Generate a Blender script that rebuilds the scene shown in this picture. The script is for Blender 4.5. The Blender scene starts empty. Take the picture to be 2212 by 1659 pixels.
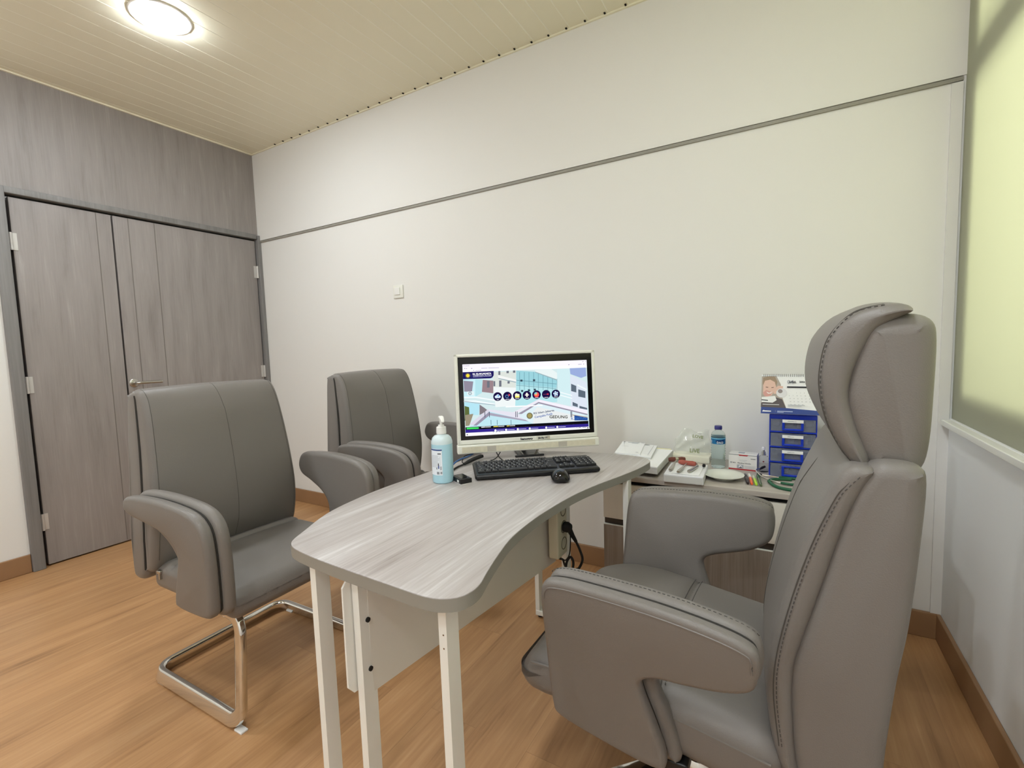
import bpy, bmesh, math, random
import numpy as np
from mathutils import Vector, Matrix, Euler
random.seed(7)
C = bpy.context.scene.collection
PI = math.pi
sc = bpy.context.scene

# ------------------------------------------------------------ materials
def lin(c):
    return tuple(((v/255)/12.92 if v/255 <= .04045 else ((v/255+.055)/1.055)**2.4) for v in c) + (1.0,)
MATS = {}
def mat(name, rgb, rough=.5, metal=0.0, bump=0.0, bscale=60, var=0.0, vscale=6, trans=0.0, ior=1.45, spec=.5, alpha=1.0, coat=0.0):
    if name in MATS: return MATS[name]
    m = bpy.data.materials.new(name); m.use_nodes = True
    nt = m.node_tree; b = nt.nodes['Principled BSDF']
    col = lin(rgb)
    b.inputs['Base Color'].default_value = col
    b.inputs['Roughness'].default_value = rough
    b.inputs['Metallic'].default_value = metal
    b.inputs['Specular IOR Level'].default_value = spec
    b.inputs['IOR'].default_value = ior
    b.inputs['Transmission Weight'].default_value = trans
    b.inputs['Alpha'].default_value = alpha
    b.inputs['Coat Weight'].default_value = coat
    if bump or var:
        tc = nt.nodes.new('ShaderNodeTexCoord')
    if var:
        n = nt.nodes.new('ShaderNodeTexNoise'); n.inputs['Scale'].default_value = vscale; n.inputs['Detail'].default_value = 4
        mx = nt.nodes.new('ShaderNodeMix'); mx.data_type = 'RGBA'
        lo = tuple(v*(1-var) for v in col[:3])+(1,); hi = tuple(min(1, v*(1+var)) for v in col[:3])+(1,)
        mx.inputs[6].default_value = lo; mx.inputs[7].default_value = hi
        nt.links.new(tc.outputs['Object'], n.inputs['Vector'])
        nt.links.new(n.outputs['Fac'], mx.inputs[0]); nt.links.new(mx.outputs[2], b.inputs['Base Color'])
    if bump:
        n2 = nt.nodes.new('ShaderNodeTexNoise'); n2.inputs['Scale'].default_value = bscale; n2.inputs['Detail'].default_value = 5
        bp = nt.nodes.new('ShaderNodeBump'); bp.inputs['Strength'].default_value = bump; bp.inputs['Distance'].default_value = .004
        nt.links.new(tc.outputs['Object'], n2.inputs['Vector'])
        nt.links.new(n2.outputs['Fac'], bp.inputs['Height']); nt.links.new(bp.outputs['Normal'], b.inputs['Normal'])
    MATS[name] = m
    return m
def emis(name, rgb, strength=1.0):
    if name in MATS: return MATS[name]
    m = bpy.data.materials.new(name); m.use_nodes = True
    nt = m.node_tree; nt.nodes.clear()
    e = nt.nodes.new('ShaderNodeEmission'); e.inputs['Color'].default_value = lin(rgb); e.inputs['Strength'].default_value = strength
    o = nt.nodes.new('ShaderNodeOutputMaterial'); nt.links.new(e.outputs[0], o.inputs[0])
    MATS[name] = m
    return m
def wood(name, stops, scale, rough=.45, axis='Y', fine=9.0, plank=None, bump=.08, detail=6, tint=None, coords='Object', streak=.5, stretch=(.06, .02)):
    """streaky wood: noise stretched along one axis, colours through a ramp; optional planks (width, length)"""
    m = bpy.data.materials.new(name); m.use_nodes = True
    nt = m.node_tree; b = nt.nodes['Principled BSDF']; L = nt.links; N = nt.nodes.new
    b.inputs['Roughness'].default_value = rough
    tc = N('ShaderNodeTexCoord'); src = tc.outputs[coords]
    if plank:
        w, l = plank
        br = N('ShaderNodeTexBrick'); br.offset = .37
        br.inputs['Color1'].default_value = (.30, .30, .30, 1); br.inputs['Color2'].default_value = (.70, .70, .70, 1)
        br.inputs['Mortar'].default_value = (0, 0, 0, 1); br.inputs['Scale'].default_value = 1.0
        br.inputs['Mortar Size'].default_value = .0009; br.inputs['Mortar Smooth'].default_value = .2
        br.inputs['Brick Width'].default_value = l; br.inputs['Row Height'].default_value = w
        rot = N('ShaderNodeMapping'); rot.inputs['Rotation'].default_value = (0, 0, PI/2)
        L.new(src, rot.inputs['Vector']); L.new(rot.outputs[0], br.inputs['Vector'])
        off = N('ShaderNodeVectorMath'); off.operation = 'SCALE'; off.inputs['Scale'].default_value = 7.3
        L.new(br.outputs['Color'], off.inputs[0])
        add = N('ShaderNodeVectorMath'); add.operation = 'ADD'
        L.new(src, add.inputs[0]); L.new(off.outputs[0], add.inputs[1]); src = add.outputs[0]
    mp = N('ShaderNodeMapping')
    e1, e2 = stretch
    s = {'X': (e1, 1, 1), 'Y': (1, e1, 1), 'Z': (1, 1, e1)}[axis]
    mp.inputs['Scale'].default_value = tuple(v*scale for v in s)
    L.new(src, mp.inputs['Vector'])
    n1 = N('ShaderNodeTexNoise'); n1.inputs['Scale'].default_value = 1.0; n1.inputs['Detail'].default_value = detail; n1.inputs['Roughness'].default_value = .62
    n1.inputs['Distortion'].default_value = .35
    L.new(mp.outputs[0], n1.inputs['Vector'])
    mp2 = N('ShaderNodeMapping'); s2 = {'X': (e2, 1, 1), 'Y': (1, e2, 1), 'Z': (1, 1, e2)}[axis]
    mp2.inputs['Scale'].default_value = tuple(v*scale*fine for v in s2)
    L.new(src, mp2.inputs['Vector'])
    n2 = N('ShaderNodeTexNoise'); n2.inputs['Scale'].default_value = 1.0; n2.inputs['Detail'].default_value = 3
    L.new(mp2.outputs[0], n2.inputs['Vector'])
    mixn = N('ShaderNodeMix'); mixn.data_type = 'FLOAT'; mixn.inputs[0].default_value = streak*.7
    L.new(n1.outputs['Fac'], mixn.inputs[2]); L.new(n2.outputs['Fac'], mixn.inputs[3])
    rp = N('ShaderNodeValToRGB')
    el = rp.color_ramp.elements
    while len(el) < len(stops): el.new(.5)
    for e, (p, c) in zip(el, stops): e.position = p; e.color = lin(c)
    L.new(mixn.outputs[0], rp.inputs[0])
    out = rp.outputs[0]
    if plank:
        mm = N('ShaderNodeMix'); mm.data_type = 'RGBA'; mm.blend_type = 'MULTIPLY'; mm.inputs[0].default_value = 1
        r2 = N('ShaderNodeValToRGB'); r2.color_ramp.elements[0].color = (.88, .88, .88, 1); r2.color_ramp.elements[1].color = (1.04, 1.04, 1.04, 1)
        r2.color_ramp.elements[0].position = .25; r2.color_ramp.elements[1].position = .75
        L.new(br.outputs['Color'], r2.inputs[0]); L.new(out, mm.inputs[6]); L.new(r2.outputs[0], mm.inputs[7]); out = mm.outputs[2]
        ms = N('ShaderNodeMix'); ms.data_type = 'RGBA'; ms.inputs[7].default_value = lin((120, 82, 50))
        mf = N('ShaderNodeMath'); mf.operation = 'MULTIPLY'; mf.inputs[1].default_value = .25
        L.new(br.outputs['Fac'], mf.inputs[0]); L.new(mf.outputs[0], ms.inputs[0]); L.new(out, ms.inputs[6]); out = ms.outputs[2]
    L.new(out, b.inputs['Base Color'])
    if bump:
        bp = N('ShaderNodeBump'); bp.inputs['Strength'].default_value = bump; bp.inputs['Distance'].default_value = .002
        L.new(mixn.outputs[0], bp.inputs['Height']); L.new(bp.outputs[0], b.inputs['Normal'])
    MATS[name] = m
    return m

# ------------------------------------------------------------ mesh building
class MB:
    def __init__(s): s.v = []; s.f = []; s.m = []; s.cur = 0
    def add(s, vs, fs, T=None):
        o = len(s.v)
        for p in vs:
            p = Vector(p)
            s.v.append(tuple(T @ p) if T is not None else tuple(p))
        for f in fs: s.f.append(tuple(i+o for i in f)); s.m.append(s.cur)
        return s
    def box(s, c, d, T=None, r=0.0):
        if r > 0: return s.rbox(c, d, r, T=T)
        x, y, z = c; a, b, e = d[0]/2, d[1]/2, d[2]/2
        vs = [(x+i*a, y+j*b, z+k*e) for i in (-1, 1) for j in (-1, 1) for k in (-1, 1)]
        return s.add(vs, [(0, 1, 3, 2), (4, 6, 7, 5), (0, 4, 5, 1), (2, 3, 7, 6), (0, 2, 6, 4), (1, 5, 7, 3)], T)
    def rbox(s, c, d, r, seg=3, inner=1, T=None, deform=None):
        h = [v/2 for v in d]; r = min([r]+[v*.999 for v in h])
        n = inner if isinstance(inner, (tuple, list)) else (inner,)*3
        def ax(i):
            t = []
            for k in range(seg): t.append(-h[i] + r - r*math.tan((1-k/seg)*PI/4))
            for k in range(n[i]+1): t.append(-(h[i]-r) + 2*(h[i]-r)*k/n[i])
            for k in range(1, seg+1): t.append(h[i]-r + r*math.tan(k/seg*PI/4))
            return t
        A = [ax(0), ax(1), ax(2)]
        idx = {}; vs = []; fs = []
        def vid(p):
            q = [max(-(h[i]-r), min(h[i]-r, p[i])) for i in range(3)]
            e = [p[i]-q[i] for i in range(3)]; L = math.sqrt(sum(x*x for x in e))
            if L > 1e-9: q = [q[i]+e[i]/L*r for i in range(3)]
            key = tuple(round(x, 6) for x in q)
            if key not in idx:
                P = (q[0]+c[0], q[1]+c[1], q[2]+c[2])
                if deform: P = deform(*P)
                idx[key] = len(vs); vs.append(P)
            return idx[key]
        for a in range(3):
            b, e = (a+1) % 3, (a+2) % 3
            for sgn in (-1, 1):
                for i in range(len(A[b])-1):
                    for j in range(len(A[e])-1):
                        quad = []
                        for (ii, jj) in ((i, j), (i+1, j), (i+1, j+1), (i, j+1)):
                            p = [0, 0, 0]; p[a] = sgn*h[a]; p[b] = A[b][ii]; p[e] = A[e][jj]
                            quad.append(vid(p))
                        if sgn < 0: quad.reverse()
                        qq = []
                        for k in quad:
                            if k not in qq: qq.append(k)
                        if len(qq) > 2: fs.append(tuple(qq))
        return s.add(vs, fs, T)
    def rings(s, R, cap0=True, cap1=True, closed=True, T=None):
        n = len(R[0]); vs = [p for r in R for p in r]; fs = []
        for i in range(len(R)-1):
            for j in range(n if closed else n-1):
                k = (j+1) % n
                fs.append((i*n+j, i*n+k, (i+1)*n+k, (i+1)*n+j))
        if cap0: fs.append(tuple(range(n-1, -1, -1)))
        if cap1: fs.append(tuple((len(R)-1)*n+j for j in range(n)))
        return s.add(vs, fs, T)
    def lathe(s, prof, n=32, T=None, c=(0, 0, 0), cap=True):
        R = [[(c[0]+r*math.cos(2*PI*k/n), c[1]+r*math.sin(2*PI*k/n), c[2]+z) for k in range(n)] for r, z in prof]
        return s.rings(R, cap, cap, T=T)
    def rprism(s, outline, y0, y1, r=.01, mid=1, seg=4, deform=None, T=None, axes='xz'):
        """closed 2D outline (x,z), counter-clockwise, extruded along y with rounded rims"""
        n = len(outline); P = [Vector((a, b)) for a, b in outline]
        area = sum(P[i].x*P[(i+1) % n].y-P[(i+1) % n].x*P[i].y for i in range(n))
        if area < 0: P.reverse()
        nr = []
        for i in range(n):
            t = (P[(i+1) % n]-P[i-1])
            t = t.normalized() if t.length > 1e-9 else Vector((1, 0))
            nr.append(Vector((t.y, -t.x)))
        R = []
        lim = []
        for i in range(n):                     # inset never passes the medial axis
            best = 1e9
            for j in range(n):
                d = P[j]-P[i]; k = -nr[i].dot(d)
                if k > 1e-7: best = min(best, d.length_squared/(2*k))
            lim.append(best*.9)
        for _ in range(3): lim = [min(lim[i], (lim[i-1]+lim[i]+lim[(i+1) % n])/3) for i in range(n)]
        def ring(ins, y):
            o = []
            for i in range(n):
                q = P[i]-nr[i]*min(ins, lim[i])
                o.append((q.x, y, q.y) if axes == 'xz' else ((q.x, q.y, y) if axes == 'xy' else (y, q.x, q.y)))
            return o
        ys = []
        for k in range(seg+1):
            a = k/seg*PI/2; ys.append((r*(1-math.sin(a)), y0+r*(1-math.cos(a))))
        body = [(0, y0+r+(y1-y0-2*r)*k/mid) for k in range(1, mid)]
        tail = [(i, y1-(y-y0)) for i, y in reversed(ys)]
        for ins, y in ys+body+tail: R.append(ring(ins, y))
        if deform: R = [[deform(*p) for p in rg] for rg in R]
        if axes == 'xz': R.reverse()
        return s.rings(R, T=T)
    def sweep(s, path, sec, n0=None, closed=False, T=None, scale=None):
        P = [Vector(p) for p in path]; n = len(P); tang = []
        for i in range(n):
            a = P[i-1] if (i > 0 or closed) else P[i]; b = P[(i+1) % n] if (i < n-1 or closed) else P[i]
            tang.append((b-a).normalized())
        nv = Vector(n0) if n0 else (Vector((0, 0, 1)) if abs(tang[0].z) < .9 else Vector((1, 0, 0)))
        nv = (nv-tang[0]*nv.dot(tang[0])).normalized()
        R = []
        for i in range(n):
            if i:
                ax = tang[i-1].cross(tang[i])
                if ax.length > 1e-7:
                    nv = Matrix.Rotation(tang[i-1].angle(tang[i]), 3, ax.normalized()) @ nv
                nv = (nv-tang[i]*nv.dot(tang[i])).normalized()
            bn = tang[i].cross(nv); k = scale[i] if scale else 1
            R.append([tuple(P[i]+nv*(u*k)+bn*(w*k)) for u, w in sec])
        if closed: R.append(R[0])
        return s.rings(R, not closed, not closed, T=T)
    def tube(s, path, r, n=10, **k):
        return s.sweep(path, [(r*math.cos(2*PI*i/n), r*math.sin(2*PI*i/n)) for i in range(n)], **k)
    def build(s, name, mats, parent=None, smooth=True, loc=None, rot=None, label=None):
        me = bpy.data.meshes.new(name); me.from_pydata(s.v, [], s.f); me.update()
        if not isinstance(mats, (list, tuple)): mats = [mats]
        for m in mats: me.materials.append(m)
        for p, k in zip(me.polygons, s.m): p.material_index = k
        bm = bmesh.new(); bm.from_mesh(me)
        bmesh.ops.recalc_face_normals(bm, faces=bm.faces); bm.to_mesh(me); bm.free()
        if smooth:
            for p in me.polygons: p.use_smooth = True
            me.set_sharp_from_angle(angle=math.radians(38))
        o = bpy.data.objects.new(name, me); C.objects.link(o)
        if parent: o.parent = parent
        if loc: o.location = loc
        if rot: o.rotation_euler = rot
        if label: o['label'] = label
        return o

def thing(name, label, cat, loc=(0, 0, 0), rz=0, group=None):
    o = bpy.data.objects.new(name, None); C.objects.link(o); o.empty_display_size = .05
    o.location = loc; o.rotation_euler = (0, 0, rz); o['label'] = label; o['category'] = cat
    if group: o['group'] = group
    return o
def tag(o, label, cat, group=None):
    o['label'] = label; o['category'] = cat
    if group: o['group'] = group
    return o
def struct(o, label=None):
    o['kind'] = 'structure'
    if label: o['label'] = label
    return o
def rrect(w, h, r, n=4):
    o = []
    for cx, cy, a0 in ((w/2-r, h/2-r, 0), (-w/2+r, h/2-r, 90), (-w/2+r, -h/2+r, 180), (w/2-r, -h/2+r, 270)):
        for k in range(n+1):
            a = math.radians(a0+90*k/n); o.append((cx+r*math.cos(a), cy+r*math.sin(a)))
    return o
def spline(pts, k=6, closed=True):
    P = [Vector(p) for p in pts]; n = len(P); o = []
    for i in range(n if closed else n-1):
        g = lambda j: P[j % n] if closed else P[max(0, min(n-1, j))]
        p0, p1, p2, p3 = g(i-1), g(i), g(i+1), g(i+2)
        for q in range(k):
            t = q/k
            o.append(tuple(.5*((2*p1)+(-p0+p2)*t+(2*p0-5*p1+4*p2-p3)*t*t+(-p0+3*p1-3*p2+p3)*t**3)))
    if not closed: o.append(tuple(P[-1]))
    return o
def fillet(pts, rad, n=8):
    P = [Vector(p) for p in pts]; o = [tuple(P[0])]
    for i in range(1, len(P)-1):
        r = rad[i-1] if isinstance(rad, (list, tuple)) else rad
        a = (P[i-1]-P[i]); b = (P[i+1]-P[i]); la, lb = a.length, b.length; a.normalize(); b.normalize()
        ang = a.angle(b); d = min(r/math.tan(ang/2), la*.49, lb*.49); rr = d*math.tan(ang/2)
        bis = (a+b).normalized(); c = P[i]+bis*(rr/math.sin(ang/2))
        s0 = P[i]+a*d-c; s1 = P[i]+b*d-c; tot = s0.angle(s1); axis = s0.cross(s1).normalized()
        for k in range(n+1):
            o.append(tuple(c+Matrix.Rotation(tot*k/n, 3, axis) @ s0))
    o.append(tuple(P[-1]))
    return o
_tx = {}
def text_geo(body, size, bold=0.0, width=None):
    cu = bpy.data.curves.new('t', 'FONT'); cu.body = body; cu.size = size; cu.align_x = 'LEFT'; cu.resolution_u = 2; cu.offset = bold
    ob = bpy.data.objects.new('t', cu); C.objects.link(ob)
    dg = bpy.context.evaluated_depsgraph_get(); me = bpy.data.meshes.new_from_object(ob.evaluated_get(dg))
    vs = [tuple(v.co) for v in me.vertices]; fs = [tuple(p.vertices) for p in me.polygons]
    bpy.data.objects.remove(ob); bpy.data.curves.remove(cu); bpy.data.meshes.remove(me)
    if width and vs:
        x0 = min(v[0] for v in vs); x1 = max(v[0] for v in vs); k = width/(x1-x0)
        vs = [((v[0]-x0)*k, v[1], v[2]) for v in vs]
    return vs, fs
class Print:
    """flat printing on a plane: origin o, axes ex (right) ey (up); every call lays ink a hair above the sheet"""
    def __init__(s, mb, T, mats, step=.00012): s.mb = mb; s.T = T; s.mats = mats; s.k = 0; s.step = step
    def idx(s, m):
        if m not in s.mats: s.mats.append(m)
        s.mb.cur = s.mats.index(m)
    def poly(s, pts, m):
        s.k += 1; s.idx(m); z = s.step*s.k
        a = sum(pts[i][0]*pts[(i+1) % len(pts)][1]-pts[(i+1) % len(pts)][0]*pts[i][1] for i in range(len(pts)))
        if a < 0: pts = pts[::-1]
        s.mb.add([(p[0], p[1], z) for p in pts], [tuple(range(len(pts)))], s.T)
    def rect(s, x0, y0, x1, y1, m): s.poly([(x0, y0), (x1, y0), (x1, y1), (x0, y1)], m)
    def disc(s, x, y, r, m, ry=None, n=24): s.poly([(x+r*math.cos(2*PI*k/n), y+(ry or r)*math.sin(2*PI*k/n)) for k in range(n)], m)
    def text(s, x, y, body, size, m, bold=0.0, width=None, rot=0):
        s.k += 1; s.idx(m); vs, fs = text_geo(body, size, bold, width); z = s.step*s.k
        c, q = math.cos(rot), math.sin(rot)
        s.mb.add([(x+v[0]*c-v[1]*q, y+v[0]*q+v[1]*c, z) for v in vs], fs, s.T)
def homog(src, dst):
    A = []; B = []
    for (x, y), (u, v) in zip(src, dst):
        A.append([x, y, 1, 0, 0, 0, -u*x, -u*y]); B.append(u); A.append([0, 0, 0, x, y, 1, -v*x, -v*y]); B.append(v)
    h = np.linalg.solve(np.array(A, float), np.array(B, float))
    return lambda x, y: (float((h[0]*x+h[1]*y+h[2])/(h[6]*x+h[7]*y+1)), float((h[3]*x+h[4]*y+h[5])/(h[6]*x+h[7]*y+1)))
def frame(o, ex, ey):
    ex = Vector(ex).normalized(); ey = Vector(ey).normalized(); ez = ex.cross(ey)
    M = Matrix((ex, ey, ez)).transposed().to_4x4(); M.translation = Vector(o); return M
def copy_tree(src, loc, rz, label):
    r = src.copy(); C.objects.link(r); r.location = loc; r.rotation_euler = (0, 0, rz); r['label'] = label
    for ch in list(src.children):
        c = ch.copy(); C.objects.link(c); c.parent = r
        for g in list(ch.children):
            d = g.copy(); C.objects.link(d); d.parent = c
    return r
# ------------------------------------------------------------ palette
leather = mat('grey leather', (121, 116, 111), .42, bump=.16, bscale=420, var=.05, vscale=3)
leather_dark = mat('grey leather seam', (80, 77, 71), .6)
crease_shade = mat('painted crease shade', (46, 44, 40), .8)  # colour of the tubes that paint shade into the chair creases
thread = mat('dark thread', (78, 75, 71), .7)
chrome = mat('chrome', (225, 224, 220), .09, metal=1)
steel = mat('satin steel', (190, 187, 180), .3, metal=1)
white_metal = mat('white powder coat', (240, 240, 233), .4)
white_board = mat('white melamine', (226, 222, 212), .45)
white_plastic = mat('white plastic', (238, 238, 234), .35)
old_plastic = mat('ivory plastic', (232, 232, 222), .4)
black_plastic = mat('black plastic', (22, 22, 24), .35)
key_black = mat('black key plastic', (30, 30, 32), .5)
gloss_black = mat('glossy black plastic', (12, 12, 13), .12)
black_rubber = mat('black rubber', (24, 23, 23), .7)
wall_paint = mat('cream wall paint', (233, 232, 227), .6, bump=.03, bscale=250)
wall_side = mat('white side wall paint', (240, 241, 240), .6, bump=.03, bscale=250)
ceil_mat = mat('cream ceiling board', (244, 239, 215), .42)
ceil_groove = mat('pale ceiling joint', (251, 248, 230), .5)
reveal = mat('grey gap line', (150, 147, 136), .5)
dark_gap = mat('painted gap shade', (20, 18, 17), .9)  # near-black colour standing in for shade inside gaps
paper = mat('white paper', (242, 243, 244), .7)
paper_grey = mat('paper edges', (214, 214, 210), .8)
ink = mat('grey ink', (96, 98, 104), .7)
ink_pale = mat('pale ink', (176, 180, 188), .7)
ink_dark = mat('dark ink', (40, 42, 52), .7)
blue_plastic = mat('blue plastic', (22, 56, 190), .3)
navy = mat('navy print', (38, 66, 140), .5)
clear_drawer = mat('smoky clear plastic', (196, 202, 222), .12, trans=.75, ior=1.1)
door_wood = wood('grey wood laminate', [(.26, (126, 119, 116)), (.46, (146, 139, 135)), (.58, (152, 145, 141)), (.76, (172, 165, 161))], 16, .5, 'Z', bump=.05, stretch=(.10, .03), streak=.4)
cab_wood = wood('taupe wood laminate', [(.3, (122, 112, 104)), (.5, (142, 131, 122)), (.72, (160, 150, 141))], 22, .5, 'Z', bump=.05)
desk_wood = wood('pale grey wood laminate', [(.28, (138, 128, 122)), (.43, (172, 164, 160)), (.56, (183, 177, 174)), (.74, (216, 213, 212))], 26, .38, 'Y', bump=.04, fine=6, stretch=(.08, .03))
desk_edge = mat('grey edge band', (146, 143, 134), .5)
floor_wood = wood('oak vinyl plank', [(.26, (140, 100, 62)), (.42, (180, 135, 91)), (.56, (192, 147, 101)), (.76, (208, 166, 122))], 20, .38, 'Y', plank=(.18, 1.22), bump=.05, fine=5, stretch=(.09, .035))
skirting = mat('tan skirting', (154, 118, 84), .45, var=.08, vscale=14)
frame_grey = wood('grey door frame laminate', [(.3, (112, 110, 108)), (.5, (126, 124, 122)), (.7, (140, 138, 136))], 16, .5, 'Z', bump=.03)

# ------------------------------------------------------------ room
LX, HZ, TZ = 4.245, 2.784, 2.094
YB = -5.2      # wall behind the camera
struct(MB().box((LX/2, YB/2, -.05), (LX+.3, -YB+.3, .1)).build('floor', floor_wood), 'tan oak plank vinyl floor')
# ceiling: boards 10 cm wide running along Y with shallow joints
m = MB(); R = []
prof = []
k = 0; x = -.05
prof.append((-.1, HZ))
while x < LX+.1:
    prof += [(x-.0028, HZ), (x-.0014, HZ+.0012), (x+.0014, HZ+.0012), (x+.0028, HZ)]
    x += .1
prof += [(LX+.2, HZ)]
top = [(LX+.2, HZ+.05), (-.1, HZ+.05)]
n = len(prof)
ring0 = [(a, .08, b) for a, b in prof+top]; ring1 = [(a, YB-.1, b) for a, b in prof+top]
vs = ring0+ring1; N = len(ring0)
for j in range(N):
    kk = (j+1) % N
    a = j < n-1 and (abs(prof[j][1]-HZ) > .001 or abs(prof[min(j+1, n-1)][1]-HZ) > .001)
    m.cur = 1 if a else 0
    o = len(m.v); m.v += [ring0[j], ring0[kk], ring1[kk], ring1[j]]; m.f.append((o, o+1, o+2, o+3)); m.m.append(m.cur)
ceiling = struct(m.build('ceiling', [ceil_mat, ceil_groove], smooth=False), 'cream ceiling of narrow boards')
# edge trims of the ceiling
m = MB(); m.box((LX/2, -.009, HZ-.004), (LX, .018, .008)).box((.009, YB/2, HZ-.004), (.018, -YB, .008))
struct(m.build('trim_1', ceil_mat, smooth=False), 'cream edge strip around the ceiling')
m = MB()
x = .335
while x < LX:
    m.box((x+random.uniform(-.002, .002), -.026, HZ-.0015), (.008, .010, .006)); x += .1
m.build('board_end_gap', dark_gap, ceiling, smooth=False, label='small dark gap at a ceiling board end')

# back wall: lower panel and slightly proud upper panel with a grey strip painting the shadow gap between
struct(MB().box((LX/2, .06, TZ/2), (LX+.2, .12, TZ)).box((LX/2, .056, (TZ+.016+HZ)/2), (LX+.2, .128, HZ-TZ-.016)).build('wall_back', wall_paint, smooth=False), 'cream back wall with a grey horizontal joint')
struct(MB().box((LX/2, .002, TZ+.006), (LX, .02, .013)).build('trim_2', reveal, smooth=False), 'grey strip painted as the shadow gap across the back wall')
struct(MB().box((LX-.016, -.005, TZ/2), (.032, .01, TZ-.01)).build('trim_3', wall_paint, smooth=False), 'slim cream corner strip at the right end of the back wall')
# left wall: cream beyond the doorway, grey laminate above the doors
m = MB(); m.box((-.06, (-1.50+YB)/2, HZ/2), (.12, -YB-1.50, HZ))
struct(m.build('wall_left', wall_paint, smooth=False), 'cream left wall beside the doors')
DT = 2.118
struct(MB().box((-.055, -.75, (DT+.03+HZ)/2), (.12, 1.5, HZ-DT-.03)).build('wall_left_panel', door_wood, smooth=False), 'grey wood panel over the double door')
struct(MB().box((-.2, -.75, DT/2), (.1, 1.7, DT)).build('wall_left_gap_shade', dark_gap, smooth=False))  # near-black slab paints the shade behind the door gaps
# door frame
m = MB()
m.rbox((-.02, -1.474, (DT+.035)/2), (.10, .054, DT+.035), .004)
m.rbox((-.02, -.0135, (DT+.03)/2), (.11, .027, DT+.03), .004)
m.rbox((-.02, -.75, DT+.018), (.096, 1.44, .036), .004)
struct(m.build('trim_4', frame_grey), 'grey door frame')
# two leaves
def leaf(name, y0, y1, grooves, label):
    o = struct(MB().rbox((-.022, (y0+y1)/2, DT/2-.002), (.044, y1-y0, DT-.022), .002).build(name, door_wood), label)
    g = MB()
    for y in grooves: g.box((.0, y, DT/2+.002), (.0016, .004, DT-.03))
    g.build('groove', mat('groove line', (112, 105, 100), .7), o, smooth=False)
    return o
d1 = leaf('door_1', -1.429, -.972, (-1.048,), 'narrow left leaf of the grey double door')
d2 = leaf('door_2', -.962, -.034, (-.882, -.734), 'wide right leaf of the grey double door with the lever handle')
def hinge(par, y, z):
    m = MB(); m.tube([(.008, y, z-.048), (.008, y, z+.048)], .0075, 12)
    m.box((.001, y+(.014 if y < -1 else -.014), z), (.004, .026, .094))
    for q in (-.016, .016): m.tube([(.008, y, z+q-.0006), (.008, y, z+q+.0006)], .0079, 12)
    m.build('hinge', mat('grey steel hinge', (205, 202, 198), .4, metal=.4), par, label='grey steel hinge')
for z in (1.862, 1.063, .266): hinge(d1, -1.437, z)
for z in (1.86, 1.06, .27): hinge(d2, -.030, z)
m = MB(); m.lathe([(.001, 0), (.026, 0), (.026, .006), (.022, .009), (.001, .009)], 24, T=Matrix.Translation((0, -.932, 1.035)) @ Matrix.Rotation(PI/2, 4, 'Y'))
m.sweep(fillet([(.004, -.932, 1.035), (.052, -.932, 1.035), (.052, -.790, 1.035)], .018), [(.0095*math.cos(a*PI/8), .0095*math.sin(a*PI/8)) for a in range(16)])
m.build('lever_handle', steel, d2, label='steel lever handle on a round rose')

# right wall with the frosted window
WY0, WY1, WZ0, WZ1 = -1.7, -.003, .875, 2.74
WD = .24
m = MB()
m.box((LX+WD/2, YB/2, WZ0/2), (WD, -YB, WZ0))
m.box((LX+WD/2, YB/2, (WZ1+HZ)/2), (WD, -YB, HZ-WZ1))
m.box((LX+WD/2, (WY1+.1)/2, (WZ0+WZ1)/2), (WD, .1-WY1, WZ1-WZ0))
m.box((LX+WD/2, (YB+WY0)/2, (WZ0+WZ1)/2), (WD, WY0-YB, WZ1-WZ0))
struct(m.build('wall_right', wall_side, smooth=False), 'white right wall below the frosted window')
struct(MB().box((LX/2, YB-.05, HZ/2), (LX+.3, .1, HZ)).build('wall_front', wall_paint, smooth=False))
win = struct(MB().box((LX+.012, (WY0+WY1)/2, (WZ0+WZ1)/2), (.008, WY1-WY0, WZ1-WZ0)).build('window_1', None or MATS.get('frost') or mat('frost', (236, 240, 205), .8), smooth=False), 'frosted window pane glowing pale yellow green')
fm = MATS['frost']; nt = fm.node_tree; nt.nodes.clear()
tr = nt.nodes.new('ShaderNodeBsdfTranslucent'); tr.inputs[0].default_value = lin((240, 243, 222))
df = nt.nodes.new('ShaderNodeBsdfDiffuse'); df.inputs[0].default_value = lin((205, 204, 188))
mx = nt.nodes.new('ShaderNodeMixShader'); mx.inputs[0].default_value = .5
ou = nt.nodes.new('ShaderNodeOutputMaterial')
nt.links.new(df.outputs[0], mx.inputs[1]); nt.links.new(tr.outputs[0], mx.inputs[2]); nt.links.new(mx.outputs[0], ou.inputs[0])
# behind the pane: transom, plus unseen jamb and parapet blocks added to shade its edges
alu = mat('grey aluminium', (120, 122, 112), .5)
m = MB()
m.box((LX+.11, (WY0+WY1)/2, 2.11), (.08, WY1-WY0, .12))
m.box((LX+.12, WY1-.060, (WZ0+WZ1)/2), (.09, .14, WZ1-WZ0))
m.box((LX+.085, (WY0+WY1)/2, WZ0+.05), (.06, WY1-WY0, .13))
m.build('window_occluder', alu, win, smooth=False, label='grey transom and added blocks that shade the frosted pane')
struct(MB().rbox((LX-.012, (YB+.0)/2-.01, .862), (.03, -YB-.03, .022), .003).build('trim_5', white_metal), 'white window sill rail on the right wall')
# skirting
def skirt(name, c, d): struct(MB().rbox(c, d, .004).build(name, skirting), 'tan skirting board')
skirt('baseboard_back', (LX/2, -.007, .052), (LX, .014, .104))
skirt('baseboard_right', (LX-.007, YB/2, .052), (.014, -YB, .104))
skirt('baseboard_left', (.007, (-1.502+YB)/2, .052), (.014, -YB-1.502, .104))

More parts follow.
